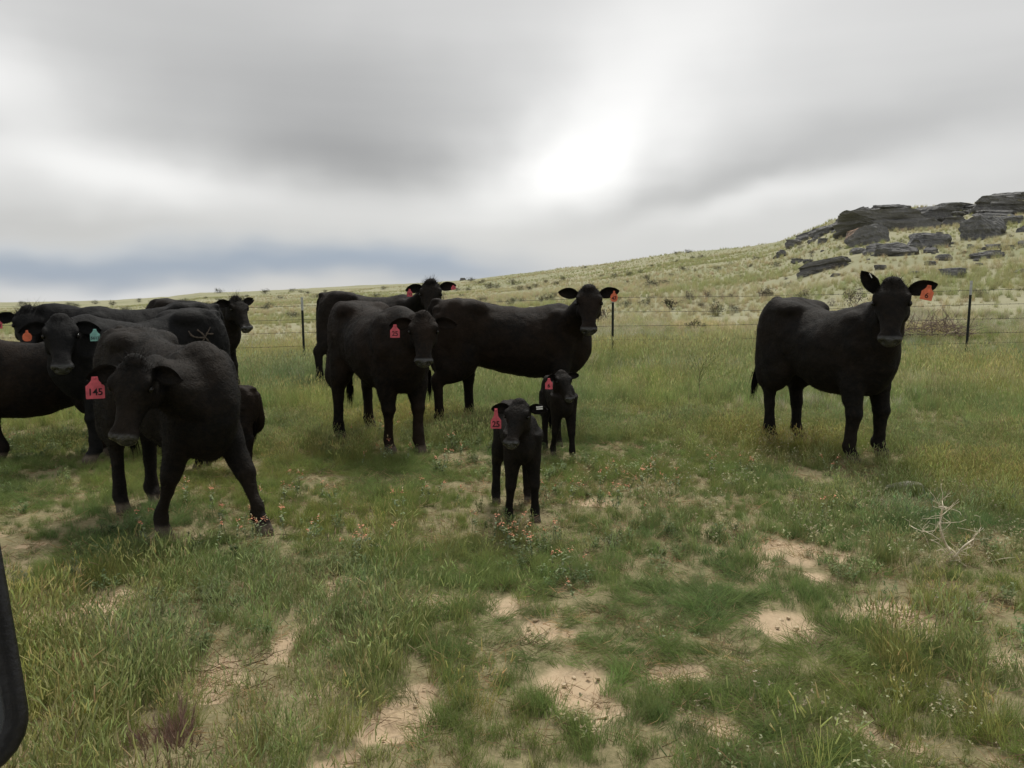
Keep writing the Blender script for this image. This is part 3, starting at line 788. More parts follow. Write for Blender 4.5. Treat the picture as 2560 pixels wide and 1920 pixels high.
    dirv = nv_*(.22 + .25*rs.random((N, 1))) + flow*.8; dirv /= np.linalg.norm(dirv, axis=1)[:, None] + 1e-9
    ln = fluff*(.5 + .8*rs.random(N))*scale**.5
    lowleg = p[:, 2]/scale < .45; ln = np.where(lowleg, ln*.6, ln)
    ln = np.where(inhead, ln*.55, ln); ln = np.where(inhead & (psx > .55), ln*.35, ln)
    crestm = (psx < .16) & (psx > -.1) & (pu > -.02) & inhead
    ln = np.where(crestm, crest*.7*(.3+.9*rs.random(N))*scale, ln); dirv = np.where(crestm[:, None], nv_*.7 + np.array([0, 0, .35]) + rs.normal(0, .45, (N, 3)), dirv)
    skip = (psx > .86) & inhead
    hz = p[:, 2]/scale < .10
    keep = ~(skip | hz)
    p, nv_, dirv, ln = p[keep], nv_[keep], dirv[keep], ln[keep]; N = len(p)
    side = np.cross(dirv, nv_ + rs.normal(0, .4, (N, 3))); side /= np.linalg.norm(side, axis=1)[:, None] + 1e-9
    w = (.0010 + .0010*rs.random(N))*scale**.5
    root_p = p - nv_*.004
    hv_ = np.stack([root_p - side*w[:, None], root_p + side*w[:, None], p + dirv*ln[:, None]], 1).reshape(-1, 3)
    tone = np.repeat(rs.random(N)**2, 3)
    # tail switch strands
    tend = np.array(tp[-1])*scale; tdir = tend - np.array(tp[-2])*scale; tdir /= np.linalg.norm(tdir)
    ns = 260; sp_ = []; 
    for i in range(ns):
        s0 = tend - tdir*rs.random()*.16*scale + rs.normal(0, .012, 3)*scale; d = tdir*.8 + np.array([0, 0, -.5]) + rs.normal(0, .10, 3); d /= np.linalg.norm(d)
        L = (.10 + .12*rs.random())*scale; sd_ = np.cross(d, rs.normal(0, 1, 3)); sd_ /= np.linalg.norm(sd_)
        sp_ += [s0 - sd_*.004*scale, s0 + sd_*.004*scale, s0 + d*L]
    hv_ = np.vstack([hv_, np.array(sp_)]); tone = np.append(tone, np.repeat(rs.random(ns)*.4, 3))
    hme = mesh_np('coat_hair', hv_, np.arange(len(hv_)).reshape(-1, 3), (HAIRS[coat],), smooth=False)
    fattr(hme, 'tone', tone)
    obj('coat_hair', hme, root)
    # eyes
    for sg in (-1, 1):
        Ge = Geo(); ellipsoid(Ge, Hm(.33, -.014, sg*.133)*scale, np.array([.023, .018, .021])*scale*hs, Mh, 14, 8)
        obj('eye', mesh_np('eye', Ge.verts(), Ge.F, (M_EYE,)), root)
    # ear tags: flat plastic flags hanging from the ear
    for (side, mat, txt, w_, h_, shape, turn, lbl, twist) in tags:
        P0, face, od, wd = earpts[side]
        P0w = P0*scale + face*.004
        # facing: roughly to the camera, hanging by gravity
        pw0 = np.array([P0w[0]*ch - P0w[1]*sh + org[0], P0w[0]*sh + P0w[1]*ch + org[1]])
        fa = math.atan2(-pw0[1], -pw0[0]) + RAD(turn) - hd
        Y_ = np.array([math.cos(fa), math.sin(fa), 0.0]); X_ = np.array([-math.sin(fa), math.cos(fa), 0.0]); Z_ = np.array([0, 0, 1.0])
        X_, Z_ = X_*math.cos(RAD(twist)) + Z_*math.sin(RAD(twist)), Z_*math.cos(RAD(twist)) - X_*math.sin(RAD(twist))
        if shape == 'flag':
            o2 = [(-.16, .02), (.16, .02), (.20, -.16), (.34, -.30), (.5, -.42), (.5, -.97), (.46, -1.0), (-.46, -1.0), (-.5, -.97), (-.5, -.42), (-.34, -.30), (-.20, -.16)]
        elif shape == 'tall':
            o2 = [(-.14, .02), (.14, .02), (.17, -.25), (.26, -.42), (.48, -.58), (.5, -.97), (.46, -1.0), (-.46, -1.0), (-.5, -.97), (-.48, -.58), (-.26, -.42), (-.17, -.25)]
        else:
            o2 = [(-.10, .05), (.10, .05), (.16, -.18), (.38, -.30), (.5, -.52), (.47, -.8), (.3, -.97), (0, -1.0), (-.3, -.97), (-.47, -.8), (-.5, -.52), (-.38, -.30), (-.16, -.18)]
        Pt = P0w + Y_*.024
        fr = [Pt + X_*(a_*w_) + Z_*(b_*h_) + Y_*.0018 for a_, b_ in o2]; bk = [p_ - Y_*.0036 for p_ in fr]
        m_ = len(o2)
        Fs = [tuple(range(m_)), tuple(range(2*m_-1, m_-1, -1))] + [(i, m_+i, m_+(i+1) % m_, (i+1) % m_) for i in range(m_)]
        tg = obj('ear_tag', mesh_np('ear_tag', fr + bk, Fs, (mat,), smooth=False), root); tg['label'] = lbl
        Gs = Geo(); ellipsoid(Gs, Pt + Z_*(-.06*h_) + Y_*.004, (.006, .006, .006), None, 8, 6)
        obj('stud', mesh_np('stud', Gs.verts(), Gs.F, (mat,)), tg)
        for (tx_, sz, ox, oy) in txt:
            tm = text_mesh(tx_, sz, M_INK)
            n_ = obj('number', tm, tg)
            ctr = Pt + X_*(ox*w_) + Z_*(oy*h_) + Y_*.0034
            n_.matrix_local = Matrix(((X_[0], Z_[0], Y_[0], ctr[0]), (X_[1], Z_[1], Y_[1], ctr[1]), (X_[2], Z_[2], Y_[2], ctr[2]), (0, 0, 0, 1)))
    for (side, u_, n_, ang) in clips:
        P0, face, od, wd = earpts[side]
        for i in range(n_):
            c0 = P0*scale + od*(u_*scale) + face*.012 + wd*((.03 - .022*i)*scale)
            dd = od*math.cos(RAD(ang)) + wd*math.sin(RAD(ang)); ee = np.cross(dd, face)
            hw, hh, ht = .020, .0035, .003
            vs = [c0 + dd*a_*hw + ee*b_*hh + face*c_*ht for a_ in (-1, 1) for b_ in (-1, 1) for c_ in (-1, 1)]
            fs = [(0, 1, 3, 2), (4, 6, 7, 5), (0, 4, 5, 1), (2, 3, 7, 6), (0, 2, 6, 4), (1, 5, 7, 3)]
            cl_ = obj('ear_clip', mesh_np('ear_clip', vs, fs, (M_STEEL,), smooth=False), root); cl_['label'] = 'small white ear clip'
    if brand:
        bvh = BVHTree.FromPolygons([Vector(v) for v in allv], [tuple(f) for f in Fq.tolist()])
        sd_ = brand['side']
        def stick(x, z):
            hpt = bvh.ray_cast(Vector((x*scale, sd_*1.2, z*scale)), Vector((0, -sd_, 0)))
            return None if hpt[0] is None else (np.array(hpt[0]), np.array(hpt[1]))
        bv, bf = [], []
        for line in brand['strokes']:
            pts = catmull(np.array(line, float), 6); prev = None
            for i, (x, z) in enumerate(pts):
                a_ = stick(x, z)
                if a_ is None: prev = None; continue
                t2 = pts[min(i+1, len(pts)-1)] - pts[max(i-1, 0)]; t2 /= np.linalg.norm(t2)+1e-9
                tt = np.array([t2[0], 0, t2[1]]); wv = np.cross(tt, a_[1]); wv /= np.linalg.norm(wv)+1e-9
                ww = .0075*scale*(.5 + .9*rs.random())
                i0 = len(bv); bv += [a_[0] + a_[1]*.012 - wv*ww, a_[0] + a_[1]*.018, a_[0] + a_[1]*.012 + wv*ww]
                if prev is not None: bf += [(prev, i0, i0+1, prev+1), (prev+1, i0+1, i0+2, prev+2)]
                prev = i0
        bo = obj('brand', mesh_np('brand', bv, bf, (M_BRAND,)), root); bo['label'] = 'pale tan crossed brand mark on the hip'
    return root

HERD = 'black cattle standing in the pasture'
P = lambda x, y: (x*q, y*q)         # 2212-wide preview pixels to photo pixels
flag = lambda mat, txt, col_name, side, w=.085, h=.112, shape='flag', turn=0, size=.055, oy=-.70, twist=0, ox=0: (side, mat, [(txt, size, ox, oy)] if txt else [], w, h, shape, turn, col_name, twist)
def build_cattle():
    # A: head lowered, braced front legs
    make_cow('cow', 'black cow with lowered head and splayed front leg wearing pink tag 145', 'cow', HERD,
        dict(FR=P(353, 1162), FL=P(567, 1152), HR=P(265, 1108), HL=P(334, 1088)), .90,
        (338, 908, 4.45, -34, 66, -6), 'black', ears=((-4, .15), (-12, .1)), droop=.05, width=.97, depth=1.03, fluff=.019,
        tags=[flag(M_PINK, '145', 'pink ear tag numbered 145', 'R', .092, .118, size=.052)], seed=3, shift=-.04, stretch=1.0, hsize=.93, tail=(.02, .06, .40))
    # B: big animal behind it, brand on the hip
    make_cow('cow', 'large black cow with teal ear tag and pale brand on its hip', 'cow', HERD,
        dict(FL=P(200, 1000), FR=P(232, 985), HL=P(415, 968), HR=P(432, 950)), .97,
        (150, 800, 6.75, 0, 52, 0), 'blue', stretch=1.04, ears=((-6, .1), (-8, .1)), fluff=.012, crest=.02, sag=.05,
        tags=[flag(M_ORANGE, '', 'blank round orange ear tag', 'R', .072, .085, 'round', turn=25), flag(M_TEAL, '5617', 'pale teal ear tag numbered 5617', 'L', .074, .098, size=.034, oy=-.76)],
        brand=dict(side=1, strokes=[[(-0.28, 1.12), (-0.30, 1.08), (-0.35, 1.06), (-0.44, 1.06)], [(-0.36, 1.13), (-0.41, 1.09), (-0.44, 1.06), (-0.49, 1.0)], [(-0.50, 1.15), (-0.46, 1.09), (-0.41, 1.02), (-0.40, .98)], [(-0.46, 1.09), (-0.52, 1.09)]]), seed=5)
    # C: in front of it, facing out of the picture
    make_cow('cow', 'brownish black cow standing broadside with its head out of view', 'cow', HERD,
        dict(FL=P(4, 992), FR=P(-22, 980), HL=P(215, 985), HR=P(232, 972)), .81,
        (-160, 820, 7.0, 30, 50, 0), 'brown', stretch=1.1, depth=1.14, fluff=.015, seed=7, sag=.03)
    # D: far left, facing the camera over the other's back
    make_cow('cow', 'black cow with tufted poll and pink tag peering over another cow', 'cow', HERD,
        dict(FL=P(205, 942), FR=P(235, 927), HL=P(420, 925), HR=P(440, 912)), 1.0,
        (70, 778, 8.2, -4, 55, 0), 'blue', ears=((0, .1), (-3, .1)), crest=.085, neck_bow=.06,
        tags=[flag(M_PINK, '113', 'pink ear tag', 'R', .07, .095, size=.034)], seed=9)
    # F: looking to the right, at the back
    make_cow('cow', 'black cow looking aside with upright tufted poll, no ear tags', 'cow', HERD,
        dict(FR=P(504, 858), FL=P(516, 850), HR=P(335, 850), HL=P(330, 842)), 1.0,
        (588, 750, 11.2, 34, 50, 0), 'black', ears=((25, -.1), (8, .0)), crest=.10, seed=11, stretch=.95)
    # H
    make_cow('cow', 'black cow with pink tag 115 standing nearest the barbed wire fence', 'cow', HERD,
        dict(FR=P(880, 828), FL=P(905, 824), HR=P(697, 836), HL=P(722, 826)), 1.03,
        (1077, 708, 12.0, -2, 58, 0), 'black', ears=((14, .05), (-4, .05)), crest=.08, fluff=.014, stretch=1.0, hsize=1.08,
        tags=[flag(M_PINK, '115', 'pink ear tag numbered 115', 'R', .078, .105, size=.05), flag(M_PINK, '', 'pink ear tag seen edge on', 'L', .08, .062, turn=30, twist=18)], seed=13)
    # J
    make_cow('cow', 'long black cow broadside with orange tag 47, looking over its shoulder', 'cow', HERD,
        dict(FR=P(1205, 925), FL=P(1235, 905), HR=P(957, 926), HL=P(1022, 912)), 1.0,
        (1472, 724, 8.42, 2, 56, 0), 'brown', stretch=1.12, shift=-.05, depth=1.05, ears=((18, .05), (14, .05)), crest=.03, fluff=.010, seed=15,
        tags=[flag(M_ORANGE, '47', 'orange ear tag numbered 47', 'L', .075, .105, 'round', size=.05, oy=-.66)])
    # I
    make_cow('cow', 'black cow with pink tag 25 standing behind the calf tagged 25', 'cow', HERD,
        dict(FR=P(842, 980), FL=P(908, 980), HR=P(735, 950), HL=P(800, 930)), 1.0,
        (1058, 792, 6.95, 0, 54, 0), 'brown', ears=((0, .1), (-2, .1)), crest=.03, fluff=.017, seed=17, width=1.05, hsize=.86,
        tags=[flag(M_PINK, '25', 'pink ear tag numbered 25', 'R', .078, .108, size=.055)])
    # M
    make_cow('cow', 'black cow standing apart with orange tag 6 and one pricked ear', 'cow', HERD,
        dict(FR=P(1841, 1004), FL=P(1903, 990), HR=P(1668, 958), HL=P(1725, 952)), 1.02,
        (2232, 712, 6.45, -2, 58, 0), 'black', ears=((22, .0), (62, .25)), crest=.035, fluff=.012, seed=19, sag=.03, stretch=.88, shift=-.03,
        tags=[flag(M_ORANGE, '6', 'orange ear tag numbered 6', 'L', .085, .112, 'flag', size=.055, twist=-12, turn=-5)], clips=[('R', -.01, 1, 0)], tail=(-.07, -.14, .44))
    # calves
    make_cow('calf', 'small black calf facing forward with pink tag 25', 'calf', HERD,
        dict(FR=P(1100, 1128), FL=P(1157, 1126), HR=P(1072, 1088), HL=P(1140, 1086)), .535,
        (1300, 1008, 5.0, -18, 46, 0), 'black', calf=True, hsize=.96, ears=((6, .1), (2, .1)), crest=.02, fluff=.010, seed=21,
        tags=[flag(M_PINK, '25', 'pink ear tag numbered 25', 'R', .066, .122, 'tall', size=.05, oy=-.78)], clips=[('L', -.03, 2, 0)])
    make_cow('calf', 'small black calf with red tag 6 standing beneath the long cow', 'calf', HERD,
        dict(FR=P(1195, 985), FL=P(1237, 992), HR=P(1178, 972), HL=P(1208, 964)), .50,
        (1402, 932, 7.0, 28, 46, 0), 'black', calf=True, hsize=.96, ears=((8, .1), (-2, .4)), crest=.02, fluff=.010, seed=23,
        tags=[flag(M_PINK, '6', 'red pink ear tag numbered 6', 'R', .062, .09, size=.046, oy=-.68)])
    make_cow('calf', 'dark brown calf half hidden behind the cow with tag 145', 'calf', HERD,
        dict(FL=P(428, 1014), FR=P(450, 1006), HL=P(534, 1026), HR=P(520, 1012)), .52,
        (455, 1010, 6.9, -100, 30, 0), 'brown', calf=True, fluff=.014, seed=25, crest=.02, tail=(.02, .02, .5))
build_cattle()
FEET = np.array(FOOTPRINTS)

# ------------------------------------------------------------------ grasses and low plants (clumps scattered as instances)
def leaf_mat(name, translucency=.5, rough=.6):
    m = bpy.data.materials.new(name); m.use_nodes = True
    t = NT(m.node_tree); t.n.clear()
    out = t.new('ShaderNodeOutputMaterial')
    col = t.new('ShaderNodeAttribute', attribute_name='col').outputs['Color']
    tint = t.new('ShaderNodeAttribute', attribute_name='tint', attribute_type='INSTANCER').outputs['Color']
    c = t.mix(1.0, col, tint, 'MULTIPLY')
    b = t.new('ShaderNodeBsdfPrincipled'); t.l.new(c, b.inputs['Base Color']); b.inputs['Roughness'].default_value = rough; b.inputs['Specular IOR Level'].default_value = .25
    tr = t.new('ShaderNodeBsdfTranslucent'); t.l.new(c, tr.inputs[0])
    mx = t.new('ShaderNodeMixShader'); mx.inputs[0].default_value = translucency
    t.l.new(b.outputs[0], mx.inputs[1]); t.l.new(tr.outputs[0], mx.inputs[2]); t.l.new(mx.outputs[0], out.inputs[0])
    return m
M_LEAF = leaf_mat('grass_blades')
class Blades:
    def __init__(self): self.V, self.F, self.C = [], [], []
    def blade(self, p, d0, L, w, bend, col, seg=3, tip=.15, colt=None):
        """flat tapering blade starting at p along d0 and bending towards bend"""
        p = np.array(p, float); d = np.array(d0, float); d /= np.linalg.norm(d)
        i0 = len(self.V); colt = col if colt is None else colt
        sd = np.cross(d, rng.normal(0, 1, 3)); sd /= np.linalg.norm(sd) + 1e-9
        for k in range(seg + 1):
            f = k/seg; ww = w*(1 - (1-tip)*f**1.6)
            self.V += [p - sd*ww/2, p + sd*ww/2]
            cc = np.array(col)*(1-f) + np.array(colt)*f
            self.C += [cc, cc]
            p = p + d*(L/seg); d = d + np.array(bend)/seg; d /= np.linalg.norm(d)
        for k in range(seg):
            a = i0 + 2*k; self.F.append((a, a+1, a+3, a+2))
        return p, d
    def leaf(self, p, d, L, w, up, col):
        """small pointed leaf: two triangles folded along the midrib"""
        p = np.array(p, float); d = np.array(d, float); d /= np.linalg.norm(d) + 1e-9
        s_ = np.cross(d, up); s_ /= np.linalg.norm(s_) + 1e-9; u = np.cross(s_, d)
        i0 = len(self.V)
        self.V += [p, p + d*L*.5 + s_*w/2 + u*w*.2, p + d*L, p + d*L*.5 - s_*w/2 + u*w*.2]; self.C += [np.array(col)]*4
        self.F += [(i0, i0+1, i0+2, i0+3)]
    def mesh(self, name, mat=None):
        me = mesh_np(name, np.array(self.V), np.array(self.F, np.int32), (mat or M_LEAF,), smooth=False)
        cattr(me, 'col', np.clip(np.array(self.C), 0, 1)); return me
def rdir(spread):
    a = rng.random()*2*math.pi; s_ = spread*math.sqrt(rng.random())
    return np.array([math.cos(a)*s_, math.sin(a)*s_, 1.0])
PROTO = bpy.data.collections.new('plant_forms')     # not linked to the scene: only source shapes
PN = []
def proto(name, bl):
    o = bpy.data.objects.new('%02d_%s' % (len(PN), name), bl.mesh(name)); PROTO.objects.link(o); PN.append(name); return len(PN) - 1
G1, G2, GY, GD, GS = (.128, .19, .055), (.23, .29, .10), (.27, .27, .09), (.40, .34, .17), (.30, .34, .22)
def vary(c, a=.25): return np.array(c)*(1 + rng.uniform(-a, a)) * (1 + rng.uniform(-.08, .08, 3))
FORM = {}
def forms(key, n, fn):
    FORM[key] = []
    for _ in range(n):
        b = Blades(); fn(b); FORM[key].append(proto(key, b))
def f_soft(b):       # fine dark green turf tuft
    wind = np.array([rng.normal(0, .5), rng.normal(0, .5), 0])
    for _ in range(54):
        r = .055*math.sqrt(rng.random()); a = rng.random()*6.283
        d = rdir(.55) + wind*.25; L = rng.uniform(.06, .135)
        b.blade((r*math.cos(a), r*math.sin(a), -.008), d, L, rng.uniform(.0016, .0030), wind*.6 + rng.normal(0, .45, 3) + [0, 0, -.5], vary(G1), 3, .2, vary(G2))
def f_mat(b):        # flattened, wind-swept grass
    wind = np.array([rng.normal(0, 1), rng.normal(0, 1), 0]); wind /= np.linalg.norm(wind)
    for _ in range(46):
        r = .08*math.sqrt(rng.random()); a = rng.random()*6.283
        d = np.array([0, 0, .38]) + wind*.8 + rng.normal(0, .30, 3)*[1, 1, .4]
        b.blade((r*math.cos(a), r*math.sin(a), .0), d, rng.uniform(.08, .19), rng.uniform(.0018, .0032), rng.normal(0, .5, 3) + [0, 0, -.25], vary(G1), 4, .2, vary(G2))
def f_seed(b):       # upright annual grass with spike heads
    for _ in range(16):
        r = .07*math.sqrt(rng.random()); a = rng.random()*6.283
        L = rng.uniform(.10, .20); lean = rng.normal(0, .18, 3)*[1, 1, 0]
        c0 = vary((.20, .24, .08)); p, d = b.blade((r*math.cos(a), r*math.sin(a), -.005), rdir(.16) + lean, L, .0022, rng.normal(0, .25, 3), c0, 3, .7, vary((.30, .34, .12)))
        hc = vary((.38, .41, .17)) if rng.random() < .88 else vary((.46, .40, .21))
        h = rng.uniform(.035, .06)
        for _k in range(2): b.blade(p - d*.004, d, h, .0052, rng.normal(0, .22, 3), hc*.85, 3, .25, hc)
        for _k in range(2): b.blade((r*math.cos(a), r*math.sin(a), 0), rdir(.5), L*.75, .0028, rng.normal(0, .5, 3), c0, 3, .15, vary(GY))
def f_tall(b):       # taller meadow grass by the fence
    wind = np.array([.45, rng.normal(0, .2), 0])
    for _ in range(60):
        r = .12*math.sqrt(rng.random()); a = rng.random()*6.283
        c0 = vary((.15, .22, .064))
        b.blade((r*math.cos(a), r*math.sin(a), -.01), rdir(.30) + wind*.15, rng.uniform(.14, .34), rng.uniform(.003, .005), wind*rng.uniform(.2, .9) + rng.normal(0, .25, 3), c0, 3, .2, vary((.34, .40, .155)))
    for _ in range(9):
        r = .12*math.sqrt(rng.random()); a = rng.random()*6.283
        p, d = b.blade((r*math.cos(a), r*math.sin(a), 0), rdir(.2), rng.uniform(.24, .36), .0028, wind*.4, vary((.2, .22, .08)), 3, .6, vary((.32, .31, .13)))
        b.blade(p, d, .055, .008, wind*.4, vary((.36, .36, .16)), 2, .3)
def f_dry(b):        # pale dry bunch grass of the slope
    wind = np.array([.35, rng.normal(0, .2), 0])
    for _ in range(46):
        r = .10*math.sqrt(rng.random()); a = rng.random()*6.283
        b.blade((r*math.cos(a), r*math.sin(a), -.02), rdir(.42), rng.uniform(.14, .38), rng.uniform(.005, .009), wind*rng.uniform(.1, .8) + rng.normal(0, .3, 3), vary((.36, .33, .19)), 3, .2, vary((.56, .52, .36), .15))
def f_forb(b):       # grey-leaved mallow foliage
    for _ in range(9):
        r = .045*math.sqrt(rng.random()); a = rng.random()*6.283
        L = rng.uniform(.05, .13); p = np.array([r*math.cos(a), r*math.sin(a), 0]); d = rdir(.6); d /= np.linalg.norm(d)
        b.blade(p, d, L, .003, rng.normal(0, .3, 3), vary((.16, .18, .09)), 2, .7)
        for k in range(9):
            f = rng.uniform(.2, 1.05); u = rng.normal(0, 1, 3); u[2] = abs(u[2])*.6
            b.leaf(p + d*L*f, u, rng.uniform(.014, .030), rng.uniform(.008, .016), (0, 0, 1), vary((.19, .25, .105)))
def f_weed(b):       # tiny pale-flowered annual
    for _ in range(12):
        r = .08*math.sqrt(rng.random()); a = rng.random()*6.283
        p, d = b.blade((r*math.cos(a), r*math.sin(a), 0), rdir(.6), rng.uniform(.05, .12), .002, rng.normal(0, .5, 3), vary((.2, .2, .09)), 3, .6, vary((.30, .28, .13)))
        for k in range(3): b.leaf(p, rng.normal(0, 1, 3), .010, .007, (0, 0, 1), vary((.46, .43, .27)))
        for k in range(3): b.leaf(p - d*rng.uniform(.01, .05), rng.normal(0, 1, 3), .018, .005, (0, 0, 1), vary((.2, .23, .10)))
def f_thatch(b):     # short dead litter
    for _ in range(26):
        r = .09*math.sqrt(rng.random()); a = rng.random()*6.283
        d = rng.normal(0, 1, 3); d[2] = abs(d[2])*.25
        b.blade((r*math.cos(a), r*math.sin(a), .004), d, rng.uniform(.03, .10), .0026, rng.normal(0, .6, 3)*[1, 1, .3], vary((.30, .23, .13), .4), 2, .5)
forms('soft', 7, f_soft); forms('mat', 5, f_mat); forms('seed', 6, f_seed); forms('tall', 6, f_tall); forms('dry', 6, f_dry); forms('forb', 5, f_forb); forms('weed', 4, f_weed); forms('thatch', 4, f_thatch)

def scatter(name, pts, idx, scl, tint, label, cat, lean=.12, zoff=0.0):
    n = len(pts)
    me = bpy.data.meshes.new(name); me.vertices.add(n); me.vertices.foreach_set('co', np.asarray(pts, np.float32).ravel())
    a = me.attributes.new('form', 'INT', 'POINT'); a.data.foreach_set('value', np.asarray(idx, np.int32))
    rot = np.stack([rng.normal(0, lean, n), rng.normal(0, lean, n), rng.random(n)*6.283], 1)
    a = me.attributes.new('turn', 'FLOAT_VECTOR', 'POINT'); a.data.foreach_set('vector', rot.astype(np.float32).ravel())
    a = me.attributes.new('size', 'FLOAT', 'POINT'); a.data.foreach_set('value', np.asarray(scl, np.float32))
    cattr(me, 'tint', tint)
    o = obj(name, me); tag(o, label, cat, kind='stuff')
    ng = bpy.data.node_groups.new(name, 'GeometryNodeTree')
    ng.interface.new_socket('Geometry', in_out='INPUT', socket_type='NodeSocketGeometry'); ng.interface.new_socket('Geometry', in_out='OUTPUT', socket_type='NodeSocketGeometry')
    gi, go = ng.nodes.new('NodeGroupInput'), ng.nodes.new('NodeGroupOutput')
    ci = ng.nodes.new('GeometryNodeCollectionInfo'); ci.inputs['Collection'].default_value = PROTO
    ci.inputs['Separate Children'].default_value = True; ci.inputs['Reset Children'].default_value = True
    ip = ng.nodes.new('GeometryNodeInstanceOnPoints'); ip.inputs['Pick Instance'].default_value = True
    def na(nm, ty):
        nd = ng.nodes.new('GeometryNodeInputNamedAttribute'); nd.data_type = ty; nd.inputs[0].default_value = nm; return nd.outputs[0]
    L = ng.links.new
    L(gi.outputs[0], ip.inputs['Points']); L(ci.outputs[0], ip.inputs['Instance']); L(na('form', 'INT'), ip.inputs['Instance Index'])
    L(na('turn', 'FLOAT_VECTOR'), ip.inputs['Rotation']); L(na('size', 'FLOAT'), ip.inputs['Scale'])
    L(ip.outputs[0], go.inputs[0])
    md = o.modifiers.new('scatter', 'NODES'); md.node_group = ng
    return o

def sample_ring(r0, r1, dens, half=RAD(46)):
    n = int(dens*half*(r1*r1 - r0*r0))
    r = np.sqrt(rng.random(n)*(r1*r1 - r0*r0) + r0*r0); a = (rng.random(n)*2 - 1)*half
    return r*np.sin(a), r*np.cos(a)
def pick(key, n): return rng.choice(FORM[key], n)
def tints(n, base, var=.16, warm=None):
    t = np.array(base)[None]*(1 + rng.normal(0, var, (n, 1)))*(1 + rng.normal(0, .05, (n, 3)))
    return np.clip(t, .2, 2.2)
def seed_zone(x, y):
    """how far the yellowish annual grass takes over from green turf (0..1)"""
    c1 = np.exp(-(((x + 1.35)/.95)**2 + ((y - 3.0)/1.05)**2)**1.5)          # foreground left
    mid = sstep(6.4, 8.0, y)*(.55 + .45*np.sign(fbm(x*.45+3, y*.45, 71, 3) - .48))
    rt = sstep(1.6, 3.2, x)*sstep(4.2, 6.0, y)*.8
    return np.clip(np.maximum(np.maximum(c1*1.5, mid*.8), rt) + (fbm(x*1.3, y*1.3, 77, 3) - .5)*.8, 0, 1)
def build_grass():
    # --- near field, 1.5 to 9.5 m
    x, y = sample_ring(4.6, 9.5, 400, RAD(46)); x2, y2 = sample_ring(1.0, 4.6, 400, RAD(68)); x, y = np.append(x, x2), np.append(y, y2); B = bare(x, y); sz = seed_zone(x, y)
    clump = fbm(x*2.2, y*2.2, 81, 3)
    u = rng.random(len(x))
    keep = u < np.clip(1.02 - B*1.35, .02, 1)*np.clip(.38 + (clump - .28)*2.4, .25, 1)
    x, y, B, sz, clump = x[keep], y[keep], B[keep], sz[keep], clump[keep]; n = len(x)
    z = zfun(x, y)
    v = rng.random(n); isseed = v < sz*.85
    matm = (~isseed) & (fbm(x*1.1+7, y*1.1, 85, 2) + rng.normal(0, .05, n) > .56)
    idx = np.where(isseed, pick('seed', n), np.where(matm, pick('mat', n), pick('soft', n)))
    tn = tints(n, (1, 1, 1)); hue = (fbm(x*.8, y*.8, 87, 3) - .5)
    tn *= np.stack([1 + hue*.7, 1 + hue*.25, 1 - hue*.3], 1)
    scl = .90*rng.uniform(.75, 1.25, n)*np.clip(.68 + (clump - .3)*1.0, .6, 1.1)
    scl = np.where(isseed, scl*np.where(y < 4.5, .9, .72), scl*np.where(y < 4.5, .82, .72))
    clear = (np.hypot(x + 1.02, y - 2.42) > .15); x, y, z, idx, scl, tn, isseed = x[clear], y[clear], z[clear], idx[clear], scl[clear], tn[clear], isseed[clear]
    tr = np.min(np.hypot(x[:, None] - FEET[None, :, 0], y[:, None] - FEET[None, :, 1]), axis=1); ok = (tr > .17) | (rng.random(len(x)) < .18)
    x, y, z, idx, scl, tn, isseed = x[ok], y[ok], z[ok], idx[ok], scl[ok], tn[ok], isseed[ok]
    g = ~isseed
    scatter('green_turf', np.stack([x, y, z], 1)[g], idx[g], scl[g], tn[g], 'soft dark green grass growing in tufts between bare soil', 'grass')
    scatter('seeding_grass', np.stack([x, y, z], 1)[isseed], idx[isseed], scl[isseed], tn[isseed], 'yellow green annual grass with upright seed heads', 'grass')
    # litter over the soil
    x, y = sample_ring(1.5, 8, 60); k = rng.random(len(x)) < .8; x, y = x[k], y[k]; n = len(x)
    scatter('dead_litter', np.stack([x, y, zfun(x, y)+.002], 1), pick('thatch', n), rng.uniform(.6, 1.2, n), tints(n, (1, .95, .9), .3), 'short dead grass litter lying on the soil', 'litter')
    # grey mallow foliage in a band across the middle, tiny pale weeds on the right
    x, y = sample_ring(3.0, 9.5, 26); k = (fbm(x*.9+2, y*.9, 91, 3) > .50) & (rng.random(len(x)) < sstep(2.6, 4.2, y)) & (bare(x, y) < .5)
    x, y = x[k], y[k]; n = len(x)
    scatter('grey_leaved_forbs', np.stack([x, y, zfun(x, y)], 1), pick('forb', n), rng.uniform(.6, 1.05, n), tints(n, (1, 1, 1)), 'low grey green mallow foliage among the grass', 'ground cover')
    x, y = sample_ring(2.2, 9.0, 22); k = (fbm(x*.8+5, y*.8, 95, 3) > .50) & (rng.random(len(x)) < sstep(-.2, 1.8, x)) & (bare(x, y) < .6)
    x, y = x[k], y[k]; n = len(x)
    scatter('pale_weeds', np.stack([x, y, zfun(x, y)], 1), pick('weed', n), rng.uniform(.8, 1.4, n), tints(n, (1, 1, 1)), 'tiny pale flowered weeds among the grass', 'ground cover')
    # --- meadow between the herd and the fence, 8.5 to 21 m
    x, y = sample_ring(8.2, 22, 125, RAD(46)); cl_ = fbm(x*.7, y*.7, 101, 3); far = sstep(15, 21, np.hypot(x, y))
    k = rng.random(len(x)) < np.clip(.5 + (cl_-.3)*1.8, .4, 1); x, y, cl_, far = x[k], y[k], cl_[k], far[k]; n = len(x)
    rr = np.hypot(x, y)
    band = fbm(x*.35+9, y*.55, 105, 3)
    ydry = np.clip(sstep(.54, .70, band)*.30 + far*.75 - .3*(rr < 10), 0, 1)
    ch = rng.random(n); low = rng.random(n) < sstep(11.0, 9.2, rr)
